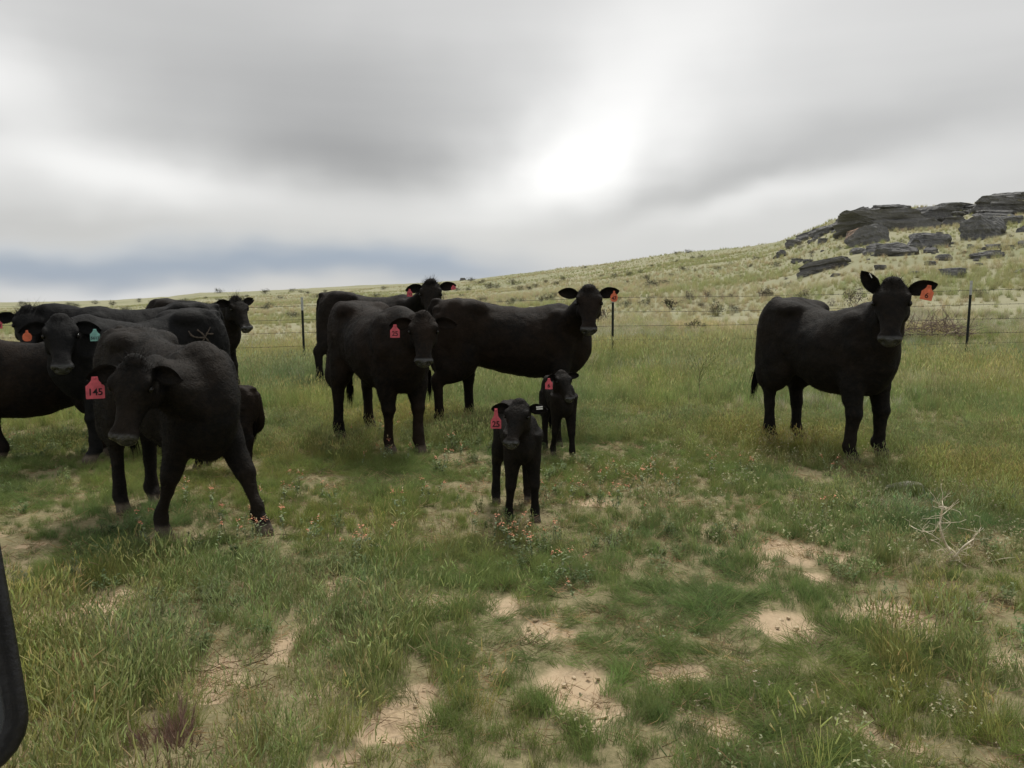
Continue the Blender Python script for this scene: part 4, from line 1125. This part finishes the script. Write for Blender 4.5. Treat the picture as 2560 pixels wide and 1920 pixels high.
    idx = np.where(ch < ydry, pick('dry', n), np.where(low, pick('seed', n), pick('tall', n)))
    tn = tints(n, (1, 1, 1)); hue = (fbm(x*.6, y*.6, 107, 3) - .5)
    tn *= np.stack([1 + hue*.6, 1 + hue*.3, 1 - hue*.2], 1)
    scl = rng.uniform(.7, 1.2, n)*np.clip(.55 + cl_*.9, .6, 1.3)*np.where(rr > 15.5, .8, 1)*np.where(low, 1.0, 1)*(.34 + .46*sstep(8.4, 13, rr))
    tr = np.min(np.hypot(x[:, None] - FEET[None, :, 0], y[:, None] - FEET[None, :, 1]), axis=1); ok = (tr > .24) | (rng.random(len(x)) < .15)
    ok &= ~((np.abs(x - np.interp(y, [7.5, 10.5], [-.6, -.5])) < 2.2) & (rr < 9.4) & (rng.random(len(x)) < .45))
    x, y, idx, scl, tn = x[ok], y[ok], idx[ok], scl[ok], tn[ok]
    scatter('meadow_grass', np.stack([x, y, zfun(x, y)], 1), idx, scl, tn, 'tall green meadow grass along the barbed wire fence', 'grass')
    # --- dry bunch grass on the slope
    PX, PI, PS, PT = [], [], [], []
    for (r0, r1, d_) in ((18, 32, 16.0), (32, 55, 11.0), (55, 95, 5.5), (95, 160, 2.2)):
        x, y = sample_ring(r0, r1, d_, RAD(45)); cl_ = fbm(x*.25, y*.25, 111, 4)
        k = rng.random(len(x)) < np.clip(.35 + (cl_-.3)*1.8, .15, 1); x, y, cl_ = x[k], y[k], cl_[k]; n = len(x)
        grn = fbm(x*.07+4, y*.12, 115, 3) > .54
        tn = tints(n, (.98, .97, .88), .06); tn = np.where(grn[:, None], tn*np.array([.78, .86, .70]), tn)
        PX.append(np.stack([x, y, zfun(x, y)], 1)); PI.append(pick('dry', n)); PS.append(rng.uniform(.38, .80, n)*np.clip(.6 + cl_, .7, 1.3)); PT.append(tn)
    scatter('slope_grass', np.vstack(PX), np.concatenate(PI), np.concatenate(PS), np.vstack(PT), 'pale dry bunch grass covering the slope beyond the fence', 'grass')
build_grass()

build_fence()
# ------------------------------------------------------------------ shrubs on the slope
M_SHRUB = leaf_mat('shrub_leaves', .15, .8)
def solid_leaf(name, tr=.15):
    m = bpy.data.materials.new(name); m.use_nodes = True
    t = NT(m.node_tree); b = t.n['Principled BSDF']
    c = t.new('ShaderNodeAttribute', attribute_name='col').outputs['Color']
    t.l.new(c, b.inputs['Base Color']); b.inputs['Roughness'].default_value = .8; b.inputs['Specular IOR Level'].default_value = .15
    return m
M_PLANT = solid_leaf('plant_solid')
def shrub_form(kind):
    b = Blades(); st = Blades()
    wood = (.085, .070, .058)
    if kind == 'spiky':      # dark jointed shrub with ascending arms
        for _ in range(16):
            p = np.array([rng.normal(0, .05), rng.normal(0, .05), -.04]); d = rdir(1.0)
            q1, d1 = st.blade(p, d, rng.uniform(.18, .34), .035, rng.normal(0, .4, 3) + [0, 0, .4], vary((.055, .055, .040)), 3, .7)
            for _k in range(3):
                q2, d2 = st.blade(q1 - d1*rng.uniform(0, .08), d1 + rng.normal(0, .6, 3), rng.uniform(.08, .18), .028, rng.normal(0, .3, 3), vary((.065, .062, .045)), 2, .5)
                for _l in range(6): b.leaf(q2 - d2*rng.uniform(0, .12), rng.normal(0, 1, 3), .06, .03, (0, 0, 1), vary((.062, .066, .042)))
    else:
        for _ in range(12):
            p = np.array([rng.normal(0, .04), rng.normal(0, .04), -.04]); d = rdir(1.2)
            q1, d1 = st.blade(p, d, rng.uniform(.14, .32), .014, rng.normal(0, .5, 3), vary(wood), 3, .6)
            for _k in range(5):
                q2, d2 = st.blade(q1 - d1*rng.uniform(0, .16), d1 + rng.normal(0, .7, 3) + [0, 0, .3], rng.uniform(.07, .20), .008, rng.normal(0, .5, 3), vary(wood), 2, .5)
                c = (.105, .108, .070) if kind == 'leafy' else (.125, .105, .090)
                for _l in range(13 if kind == 'leafy' else 8):
                    b.leaf(q2 + rng.normal(0, .045, 3), rng.normal(0, 1, 3), rng.uniform(.035, .07), rng.uniform(.018, .035), (0, 0, 1), vary(c, .4))
    return st.mesh('stems', M_PLANT), b.mesh('foliage', M_PLANT)
SH = {k: [shrub_form(k) for _ in range(4)] for k in ('spiky', 'leafy', 'twiggy')}
def shrub(px, py, hpx, kind, label, group, wide=1.0, loc=None):
    g = hit(px, py) if loc is None else np.array(loc)
    dist = math.hypot(g[0], g[1]); h = hpx*dist/F_PX if loc is None else hpx
    h = min(h, 1.7)
    sm, fm = SH[kind][int(rng.integers(4))]
    root = empty('shrub', g, rng.random()*6.28); s_ = h/.48; root.scale = (s_*wide, s_*wide, s_)
    tag(root, label, 'shrub', group)
    obj('stems', sm, root); obj('foliage', fm, root)
def build_shrubs():
    Z4 = lambda x, y: (1150 + x*.3843, 600 + y*.3843); Z5 = lambda x, y: (x*.5425, 640 + y*.5425); ZM = lambda x, y: (1850 + x*.3255, 660 + y*.3255)
    sm = [(190,318,34),(240,320,30),(360,292,34),(390,330,28),(445,325,26),(490,310,24),(565,282,22),(630,296,28),(687,268,28),(50,335,24),(150,278,18),(1005,248,26),(1105,236,28),(1175,217,20),
        (1200,266,34),(1375,242,20),(1465,200,26),(1680,198,24),(920,246,18),(2060,175,26),(1760,168,18),(1880,175,18),(1530,205,14),(2130,300,22),(960,290,14),(1560,245,14),(1830,250,16),(330,210,12),(1000,190,12),(1300,175,12)]
    for x, y, h in sm: shrub(*Z4(x, y), h*.3843*1.2, 'leafy', 'small dark scrub bush dotting the open dry hillside', 'scrub bushes on the dry hillside', 1.15)
    mid = [(145,410,40),(270,425,30),(345,412,36),(325,435,36),(400,415,34),(520,404,38),(590,402,46),(620,368,26),(1025,408,30),(1080,442,44),(1205,435,44),(1240,390,26),(1300,392,22),(1565,442,34),(1740,392,40),(1780,470,40),(1990,378,56)]
    for x, y, h in mid: shrub(*Z4(x, y), h*.3843*1.15, 'leafy', 'dark scrub bush just beyond the barbed wire fence', 'scrub bushes behind the fence', 1.1)
    shrub(*Z4(1375, 455), 28, 'spiky', 'dark spiky bush between fence post and gap in wires', None, 1.2)
    shrub(*Z4(1505, 408), 28, 'twiggy', 'sparse upright twiggy bush on the slope behind the fence', 'twiggy bushes behind the fence', .9)
    shrub(*Z4(1600, 400), 26, 'twiggy', 'sparse upright twiggy bush on the slope behind the fence', 'twiggy bushes behind the fence', .8)
    shrub(*Z4(1670, 492), 34, 'leafy', 'tall narrow leafy bush behind the fence wires', None, .8)
    shrub(*Z4(1525, 598), 30, 'spiky', 'dark spiky bush touching the fence wires beside pale straw', None, 1.35)
    shrub(*Z4(940, 545), 44, 'twiggy', 'grey twiggy bush behind the head of the cow tagged 47', None, 1.1)
    shrub(*Z4(1295, 302), 16, 'leafy', 'wide low dark bush patch on the hillside', None, 3.2)
    shrub(*ZM(205, 268), 24, 'twiggy', 'sparse bush above the back of the lone cow', 'bushes above the lone cow', 1.0); shrub(*ZM(490, 275), 24, 'twiggy', 'sparse bush above the back of the lone cow', 'bushes above the lone cow', 1.1)
    shrub(*ZM(890, 330), 46, 'twiggy', 'tall reddish grey bush beside the lone cow’s head'.replace('’', "'"), None, .75); shrub(*ZM(700, 322), 16, 'twiggy', 'sparse bush above the back of the lone cow', 'bushes above the lone cow', 1.2)
    shrub(2200 + 1330*.181, 700 + 225*.181, 14, 'twiggy', 'wide purplish twiggy bush right of the fence post', None, 2.4)
    shrub(2040*.5425, 640 + 235*.5425, 40, 'twiggy', 'grey bush behind the head of the cow tagged 115', None, .9)
    far = [(850,220,18),(770,210,12),(740,220,12),(1240,238,18),(1420,176,10),(1735,192,16),(1800,196,10),(520,226,14),(440,222,12),(580,262,20),(700,220,10),(800,242,16),(1010,212,14),(1225,250,18),(1350,288,26),(1455,192,14),(2150,222,22),(2180,232,20),(2105,162,12),(2130,192,14),(640,214,8),(345,240,16),(110,232,14),(950,196,8),(1140,190,10),(1290,200,12),(1540,200,12),(1620,178,10),(1500,178,8)]
    for x, y, h in far: shrub(*Z5(x, y), h*.5425*1.3, 'leafy', 'small dark bush on the far pale flats', 'bushes on the far flats', 1.3)
    shrub(*Z5(1006, 172), 12, 'leafy', 'lone round dark bush on the far ridge line', None, 1.0)
    for _ in range(46):
        px = rng.uniform(0, 2500); f = np.interp(px, SKY[:, 0], SKY[:, 1]); py = f + 4 + (rng.random()**1.3)*55
        shrub(px, py, rng.uniform(5, 11), 'leafy', 'tiny scrub bush speckling the far slope below the skyline', 'tiny scrub below the skyline', 1.4)
    for _ in range(26):
        px, py = rng.uniform(1950, 2555), 0; py = np.interp(px, SKY[:, 0], SKY[:, 1]) + rng.uniform(25, 130)
        shrub(px, py, rng.uniform(6, 12), 'twiggy', 'small grey scrub growing among the outcrop rocks', 'scrub among the rocks', 1.5)
    # grey-green low bushes in the pasture
    for (px, py, h, lab) in ((1663, 1062, 46, 'grey green low bush in the grass, fullest of three'), (1787, 1050, 40, 'grey green low bush beside the tall weed'), (1730, 1000, 26, 'small grey bush behind the tall weed')):
        g = hit(px, py); b = Blades()
        for _ in range(170):
            d = rdir(1.6); d /= np.linalg.norm(d); r = rng.uniform(.05, .2)
            b.blade(d*r*.5, d + rng.normal(0, .3, 3), rng.uniform(.04, .10), .006, rng.normal(0, .4, 3), vary((.11, .14, .085)), 2, .3, vary((.17, .20, .13)))
        st = Blades()
        for _ in range(14): st.blade((0, 0, -.02), rdir(1.3), .17, .007, rng.normal(0, .4, 3), vary((.10, .085, .06)), 3, .5)
        root = empty('low_bush', g); s_ = h*math.hypot(g[0], g[1])/F_PX/.2; root.scale = (s_*1.15, s_*1.15, s_); tag(root, lab, 'bush')
        obj('foliage', b.mesh('foliage', M_PLANT), root); obj('stems', st.mesh('stems', M_PLANT), root)
build_shrubs()

# ------------------------------------------------------------------ dead brush, dry branch, tall weed, red grass clump, flowers
def round_twigs(name, paths, mat, k=5):
    G = Geo()
    for P_, r0, r1 in paths:
        n = len(P_); rr = np.linspace(r0, r1, n); G.rings(tube_rings(P_, rr, rr, (.31, .2, .93), 2, k))
    return mesh_np(name, G.verts(), G.F, (mat,))
def twig_path(p, d, L, n=5, wob=.25, curl=0):
    p = np.array(p, float); d = np.array(d, float); d /= np.linalg.norm(d); out = [p.copy()]
    for _ in range(n):
        p = p + d*L/n; out.append(p.copy()); d = d + rng.normal(0, wob, 3) + np.array([0, 0, curl]); d /= np.linalg.norm(d)
    return out
def build_details():
    # dead brush heap by the fence
    g = hit(2325, 856); m1 = simple('dead_brush', (.17, .125, .105), .9, var=.4, scale=6); m2 = simple('bleached_twigs', (.36, .30, .23), .9, var=.3, scale=6)
    root = empty('dead_brush_heap', g + [0, 0, .12]); root.scale = (1.15, 1.1, 1.35); tag(root, 'heap of dead purple brown brush at the fence line', 'brush')
    dark, pale = [], []
    for i in range(260):
        a = rng.random()*6.28; r = .55*math.sqrt(rng.random()); p = (r*math.cos(a)*1.25, r*math.sin(a)*.7, rng.random()*.26*(1 - r*1.1))
        dark.append((twig_path(p, rng.normal(0, 1, 3)*[1, .7, .45] + [0, 0, .25], rng.uniform(.15, .4), 4, .35), .0045, .002))
    for i in range(26):
        a = rng.random()*6.28; r = .6*math.sqrt(rng.random()); pale.append((twig_path((r*math.cos(a)*1.3, r*math.sin(a)*.7-.1, .03+rng.random()*.14), rng.normal(0, 1, 3)*[1, .6, .4] + [0, 0, .2], rng.uniform(.25, .55), 6, .35), .006, .002))
    obj('twigs', round_twigs('twigs', dark, m1, 4), root); obj('bleached_stems', round_twigs('bleached_stems', pale, m2, 5), root)
    # dry forked branch in the pasture on the right
    m3 = simple('dry_branch', (.66, .58, .44), .85, var=.3, scale=25)
    Yb = hit(2390, 1408)[1]
    W3 = lambda x, y, dy=0: at(1660 + x*.4642, 1150 + y*.4642, Yb + dy)
    root = empty('dry_branch', W3(1580, 545)); tag(root, 'bleached dry forked branch lying in the grass', 'branch'); o0 = np.array(root.location)
    lines = [([(1580,545),(1520,460),(1490,380),(1490,310),(1505,255),(1530,262)], .009, .003), ([(1500,255),(1478,250)], .004, .002), ([(1505,270),(1498,218)], .004, .0015),
        ([(1560,535),(1600,480),(1640,445),(1670,425)], .007, .002), ([(1640,450),(1690,390),(1708,362)], .004, .0015), ([(1380,562),(1480,560),(1560,562),(1640,572)], .005, .002),
        ([(1470,555),(1540,545),(1590,540)], .004, .002), ([(1545,520),(1500,485),(1465,490)], .004, .0015), ([(1490,340),(1545,338)], .003, .001), ([(1495,300),(1540,262)], .003, .001), ([(1495,440),(1440,400),(1390,380)], .003, .001),
        ([(1580,545),(1610,560),(1650,600)], .005, .002), ([(1560,530),(1480,450),(1430,430)], .003, .001), ([(1600,490),(1660,465)], .003, .001), ([(1520,460),(1570,500),(1600,545)], .004, .002), ([(1700,560),(1830,530),(1900,525)], .003, .0015), ([(1320,350),(1390,385),(1460,380)], .0025, .001)]
    tw = []
    for L_, r0, r1 in lines:
        tw.append(([W3(x, y, rng.normal(0, .05) - (.0 if i == 0 else rng.normal(0, .04))) - o0 for i, (x, y) in enumerate(L_)], r0*1.0, r1*1.25))
    obj('main_stems', round_twigs('main_stems', tw, m3, 6), root)
    fine = []
    for L_, r0, r1 in lines:
        for _ in range(5):
            i = rng.integers(len(L_)); p = W3(*L_[i]) - o0; fine.append((twig_path(p, rng.normal(0, 1, 3) + [0, 0, .5], rng.uniform(.04, .11), 3, .3), .0014, .0007))
    obj('fine_twigs', round_twigs('fine_twigs', fine, m3, 4), root)['kind'] = 'stuff'
    # tall airy weed
    g = hit(1752, 1032); root = empty('tall_weed', g); tag(root, 'tall pale weed with one bare stalk and airy branching top', 'weed')
    m4 = simple('weed_stalk', (.36, .33, .18), .8, var=.2); H = 108*math.hypot(g[0], g[1])/F_PX
    st = [(twig_path((0, 0, 0), (-.05, 0, 1), H, 5, .03), .006, .004), (twig_path((-.12, .1, 0), (0, 0, 1), H*.65, 4, .04), .003, .002)]
    b = Blades()
    top = st[0][0][-1]
    for _ in range(46):
        d = rdir(1.5) + np.array([.5, 0, .1]); L = rng.uniform(.18, .50)
        p, dd = b.blade(top - np.array([0, 0, rng.random()*.22]), d, L, .0035, rng.normal(0, .35, 3) + [.25, 0, .2], vary((.19, .23, .09)), 4, .4, vary((.25, .29, .12)))
        for _k in range(9): b.leaf(p - dd*rng.uniform(0, L*.7), dd + rng.normal(0, .6, 3), .028, .007, (0, 0, 1), vary((.23, .27, .11)))
    obj('stalk', round_twigs('stalk', st, m4, 6), root); obj('plume', b.mesh('plume', M_PLANT), root)
    # reddish plume grass at the bottom of the picture
    g = hit(425, 1985); root = empty('reddish_grass_clump', g); root.scale = (.8, .8, .8); tag(root, 'reddish brown feathery grass clump in the foreground', 'grass clump')
    b = Blades(); hd_ = Blades()
    for i in range(70):
        r = .075*math.sqrt(rng.random()); a = rng.random()*6.28
        b.blade((r*math.cos(a), r*math.sin(a), -.01), rdir(.55), rng.uniform(.05, .13), .003, rng.normal(0, .4, 3), vary((.22, .17, .09)), 3, .2, vary((.28, .19, .12)))
    for i in range(44):
        r = .085*math.sqrt(rng.random()); a = rng.random()*6.28; d = rdir(.38); d /= np.linalg.norm(d)
        p0 = np.array([r*math.cos(a), r*math.sin(a), 0]); L = rng.uniform(.07, .14)
        p, dd = hd_.blade(p0, d, L, .003, rng.normal(0, .15, 3), vary((.25, .17, .11)), 2, .7)
        for _k in range(34):
            f = rng.random()*.085; c = vary((.25, .165, .135), .35) if rng.random() < .75 else vary((.36, .25, .19))
            hd_.blade(p + dd*f, dd + rng.normal(0, .22, 3), rng.uniform(.025, .055), .0018, rng.normal(0, .3, 3), c, 2, .2)
    obj('blades', b.mesh('blades', M_PLANT), root); obj('seed_plumes', hd_.mesh('seed_plumes', M_PLANT), root)
    # orange mallow flowers
    forms_ = []
    for _ in range(6):
        s1, fl = Blades(), []
        for k in range(int(rng.integers(1, 4))):
            p0 = np.array([rng.normal(0, .03), rng.normal(0, .03), 0]); L = rng.uniform(.08, .15)
            p, d = s1.blade(p0, rdir(.4), L, .003, rng.normal(0, .2, 3), vary((.17, .20, .10)), 3, .7)
            for _l in range(12): s1.leaf(p - d*rng.uniform(.01, L), rng.normal(0, 1, 3), rng.uniform(.014, .026), .012, (0, 0, 1), vary((.20, .24, .13)))
            f1 = Blades(); fl.append(f1)
            for _l in range(8): f1.leaf(p + rng.normal(0, .006, 3), rng.normal(0, 1, 3)*[1, 1, .6], .011, .009, (0, 0, 1), vary((.56, .26, .16), .2))
            for _l in range(6): s1.leaf(p + d*rng.uniform(.006, .024), d + rng.normal(0, .5, 3), .009, .006, (0, 0, 1), vary((.50, .44, .27)))
        forms_.append((s1.mesh('stem', M_PLANT), [f1.mesh('flower', M_PLANT) for f1 in fl]))
    pos = [(1010,1290),(905,1370),(868,1375),(885,1378),(880,1360),(912,1362),(1178,1330),(1235,1340),(1275,1345),(1252,1365),(1330,1358),(1290,1362),(1375,1345),(1400,1345),(1350,1375),(1420,1425),(1450,1432),(1325,1365),(570,1320),(600,1335),(650,1330),(672,1330),(565,1350),(620,1295),(725,1325),(760,1345),(1465,1490),(1795,1170),(1845,1165),(1870,1180),(2050,1300),(2080,1175),
        (1565,1185),(1580,1215),(1585,1230),(1620,1200),(1615,1220),(1700,1215),(1640,1190),(1040,1065),(1100,1085),(1130,1110),(1145,1140),(985,1140),(1005,1150),(1090,1170),(870,1100),(80,1045),(100,1042),(55,1048),(60,1105),(45,1115),(95,1040),(70,1095),(140,1010),(180,1035),(1500,1240),(1525,1262),(1555,1240),(1440,1235),(1490,1225),(960,1080),(900,1150),(760,1225),(800,1240),(720,1240),(840,1260),(1060,1235),(1115,1250),(1380,1240),(1600,1300),(640,1255),(545,1265),(460,1240),(300,1185),(330,1345)]
    for i, (px, py) in enumerate(pos):
        g = hit(px + rng.normal(0, 3), py + 22*(py-700)/500); sm_, fm_ = forms_[i % 6]
        root = empty('mallow_plant', g, rng.random()*6.28); s_ = rng.uniform(.9, 1.3); root.scale = (s_, s_, s_)
        zone = ('by the splayed front hoof of the cow tagged 145' if px < 700 and py > 1230 else 'in the grass under the broadside cow beside the truck mirror' if px < 250 else
                'in front of the calf tagged 25' if py > 1300 and px < 1560 else 'beside the feet of the cow tagged 25' if px < 1160 else 'in the short grass between the calves and the lone cow' if px < 1760 else 'close to the lone cow with orange tag 6')
        tag(root, 'low orange flowered mallow ' + zone, 'flower', 'orange mallows ' + zone)
        obj('stem', sm_, root)
        for f_ in fm_: obj('flower', f_, root)
build_details()

# clods and curled crusts of dried mud on the bare patches
def build_clods():
    m = simple('mud_crust', (.50, .40, .275), .95, var=.3, scale=30, bump=.4)
    V, Fc = [], []
    x, y = sample_ring(2.0, 7.5, 520); B = bare(x, y); k = (rng.random(len(x)) < np.clip(B*1.4 - .15, 0, 1)*np.clip((fbm(x*4, y*4, 121, 3) - .42)*5, 0.02, 1)); x, y = x[k], y[k]; z = zfun(x, y)
    for px, py, pz in zip(x, y, z):
        r = rng.uniform(.003, .012)*(1 if rng.random() < .9 else 1.9); n = int(rng.integers(4, 7)); a0 = rng.random()*6.28; h = r*rng.uniform(.2, .4); tl = rng.normal(0, .25, 2)
        i0 = len(V)
        for lvl, sc_ in ((-.6, 1.0), (1, .8)):
            for j in range(n):
                a = a0 + j*6.283/n + rng.normal(0, .12); rr = r*sc_*rng.uniform(.75, 1.2); ox, oy = rr*math.cos(a), rr*math.sin(a)
                V.append((px+ox, py+oy, pz - .012 + lvl*h + ox*tl[0] + oy*tl[1]))
        Fc.append(tuple(i0+n+j for j in range(n)))
        for j in range(n): Fc.append((i0+j, i0+(j+1) % n, i0+n+(j+1) % n, i0+n+j))
    o = obj('mud_clods', mesh_np('mud_clods', V, Fc, (m,), False)); tag(o, 'dried mud clods and crust flakes on bare soil', 'clods', kind='stuff')
build_clods()

# ------------------------------------------------------------------ the vehicle the picture was taken from
def build_truck():
    mp = simple('truck_paint', (.62, .61, .57), .35, .2, var=.05); mk = simple('black_plastic', (.010, .010, .011), .36, var=.3, scale=60, bump=.15)
    mg, t, b, out = material('mirror_glass'); b.inputs['Metallic'].default_value = 1; b.inputs['Roughness'].default_value = .03; b.inputs['Base Color'].default_value = (.75, .76, .74, 1)
    mw, t, b, out = material('window_glass'); b.inputs['Base Color'].default_value = (.02, .022, .024, 1); b.inputs['Roughness'].default_value = .05
    mt = simple('tyre_rubber', (.02, .02, .02), .9); mr = simple('wheel_rim', (.45, .45, .45), .35, .8)
    g = Z(0, 0); y0, y1 = -.16, -2.02
    root = empty('truck', (.6, -1.1, g)); tag(root, 'parked truck with a rounded black plastic side mirror', 'truck')
    o0 = np.array([.6, -1.1, g])
    def prism(prof, ya, yb, bev=.0):
        n = len(prof); V = [np.array((x, ya, z)) - o0 + [0, 0, g] for x, z in prof] + [np.array((x, yb, z)) - o0 + [0, 0, g] for x, z in prof]
        return V, [tuple(range(n)), tuple(range(2*n-1, n-1, -1))] + [(i, n+i, n+(i+1) % n, (i+1) % n) for i in range(n)]
    def arch(cx, r=.46): return [(cx + r*math.cos(a), .40 + r*math.sin(a)) for a in np.linspace(0.05, math.pi-.05, 9)]
    prof = [(-2.45, .45), (-2.5, .75), (-2.42, 1.02), (-.75, 1.14), (3.3, 1.14), (3.32, .5)] + arch(2.35) + [(1.6, .40), (-.9, .40)] + arch(-1.55)
    obj('body', Parts().geo(*prism(prof, y0, y1)).mesh('body', mp), root)
    cab = [(-.72, 1.13), (-.15, 1.70), (.05, 1.78), (1.45, 1.78), (1.62, 1.66), (1.72, 1.13)]
    obj('cab', Parts().geo(*prism(cab, y0-.09, y1+.09)).mesh('cab', mp), root)
    for ya, yb in ((y0-.088, y0-.082), (y1+.082, y1+.088)):
        obj('side_window', Parts().geo(*prism([(-.42, 1.18), (-.02, 1.64), (.62, 1.68), (.62, 1.18)], ya, yb)).mesh('side_window', mw), root)
        obj('side_window', Parts().geo(*prism([(.70, 1.18), (.70, 1.68), (1.42, 1.68), (1.56, 1.18)], ya, yb)).mesh('side_window', mw), root)
    for cx in (-1.55, 2.35):
        for yc in (y0-.14, y1+.14):
            sg = 1 if yc > -1 else -1
            G = Geo(); ring = []
            for (r, dy) in ((.20, .10), (.36, .115), (.395, .09), (.40, 0), (.395, -.09), (.36, -.115), (.20, -.10)):
                a = np.linspace(0, 6.283, 32, endpoint=False); ring.append(np.stack([cx + r*np.cos(a), np.full(32, yc+dy*sg), .40 + r*np.sin(a)], 1) - o0 + [0, 0, g])
            G.rings(ring); w = empty('wheel', (0, 0, 0)); w.parent = root
            obj('tyre', mesh_np('tyre', G.verts(), G.F, (mt,)), w)
            G = Geo(); a = np.linspace(0, 6.283, 24, endpoint=False)
            G.rings([np.stack([cx + r*np.cos(a), np.full(24, yc+dy*sg), .40 + r*np.sin(a)], 1) - o0 + [0, 0, g] for r, dy in ((.22, .08), (.22, .12), (.19, .118), (.16, .09), (.06, .10), (.05, .12), (.01, .122))])
            obj('rim', mesh_np('rim', G.verts(), G.F, (mr,)), w)
    # side mirror, its face turned back towards the window
    D = .56; c0 = at(-325, 1545, D*math.cos(.55)); n_ = CAM - c0; n_ /= np.linalg.norm(n_)
    up = np.array([0, 0, 1.0]); rt = np.cross(up, n_); rt /= np.linalg.norm(rt); up = np.cross(n_, rt)
    a = RAD(-3.5); rt, up = rt*math.cos(a) - up*math.sin(a), up*math.cos(a) + rt*math.sin(a)
    # rt must point to the picture's right
    if rt[0] < 0: rt = -rt
    def rrect(w, h, r, dz, k=7):
        out_ = []
        for (sx_, sy_, a0) in ((1, -1, -90), (1, 1, 0), (-1, 1, 90), (-1, -1, 180)):
            for i in range(k):
                t_ = RAD(a0 + 90*i/(k-1)); out_.append(c0 + rt*(sx_*(w/2-r) + r*math.cos(t_)) + up*(sy_*(h/2-r) + r*math.sin(t_)) + n_*dz)
        return np.array(out_) - o0
    px = D/F_PX*1.13
    W_, H_ = 470*px, 740*px
    G = Geo(); G.rings([rrect(W_*.5, H_*.6, .03, -.085), rrect(W_*.8, H_*.85, .035, -.075), rrect(W_*.97, H_*.98, .036, -.045), rrect(W_, H_, .034, -.012), rrect(W_*.995, H_*.995, .034, -.003), rrect(W_-.006, H_-.006, .031, 0),
        rrect(W_-.024, H_-.024, .024, 0), rrect(W_-.028, H_-.028, .022, -.006), rrect(W_-.03, H_-.03, .022, -.012)])
    hs_ = obj('side_mirror', mesh_np('side_mirror', G.verts(), G.F, (mk,)), root); hs_['label'] = 'rounded black plastic mirror housing'
    G = Geo(); G.rings([rrect(W_-.0275, H_-.0275, .022, -.0075), rrect(W_-.0275, H_-.0275, .022, -.0055)])
    obj('mirror_glass', mesh_np('mirror_glass', G.verts(), G.F, (mg,), False), hs_)
    s0 = c0 - o0 - n_*.05 - rt*W_*.3 - up*H_*.25; e0 = np.array([-.42, y0-.01, 1.10]) - o0 + [0, 0, g]
    obj('mirror_arm', round_twigs('mirror_arm', [([s0, s0*.6 + e0*.4 + [-.05, 0, -.02], e0*.7 + s0*.3, e0 + [0, -.04, 0]], .024, .030)], mk, 10), root)
build_truck()
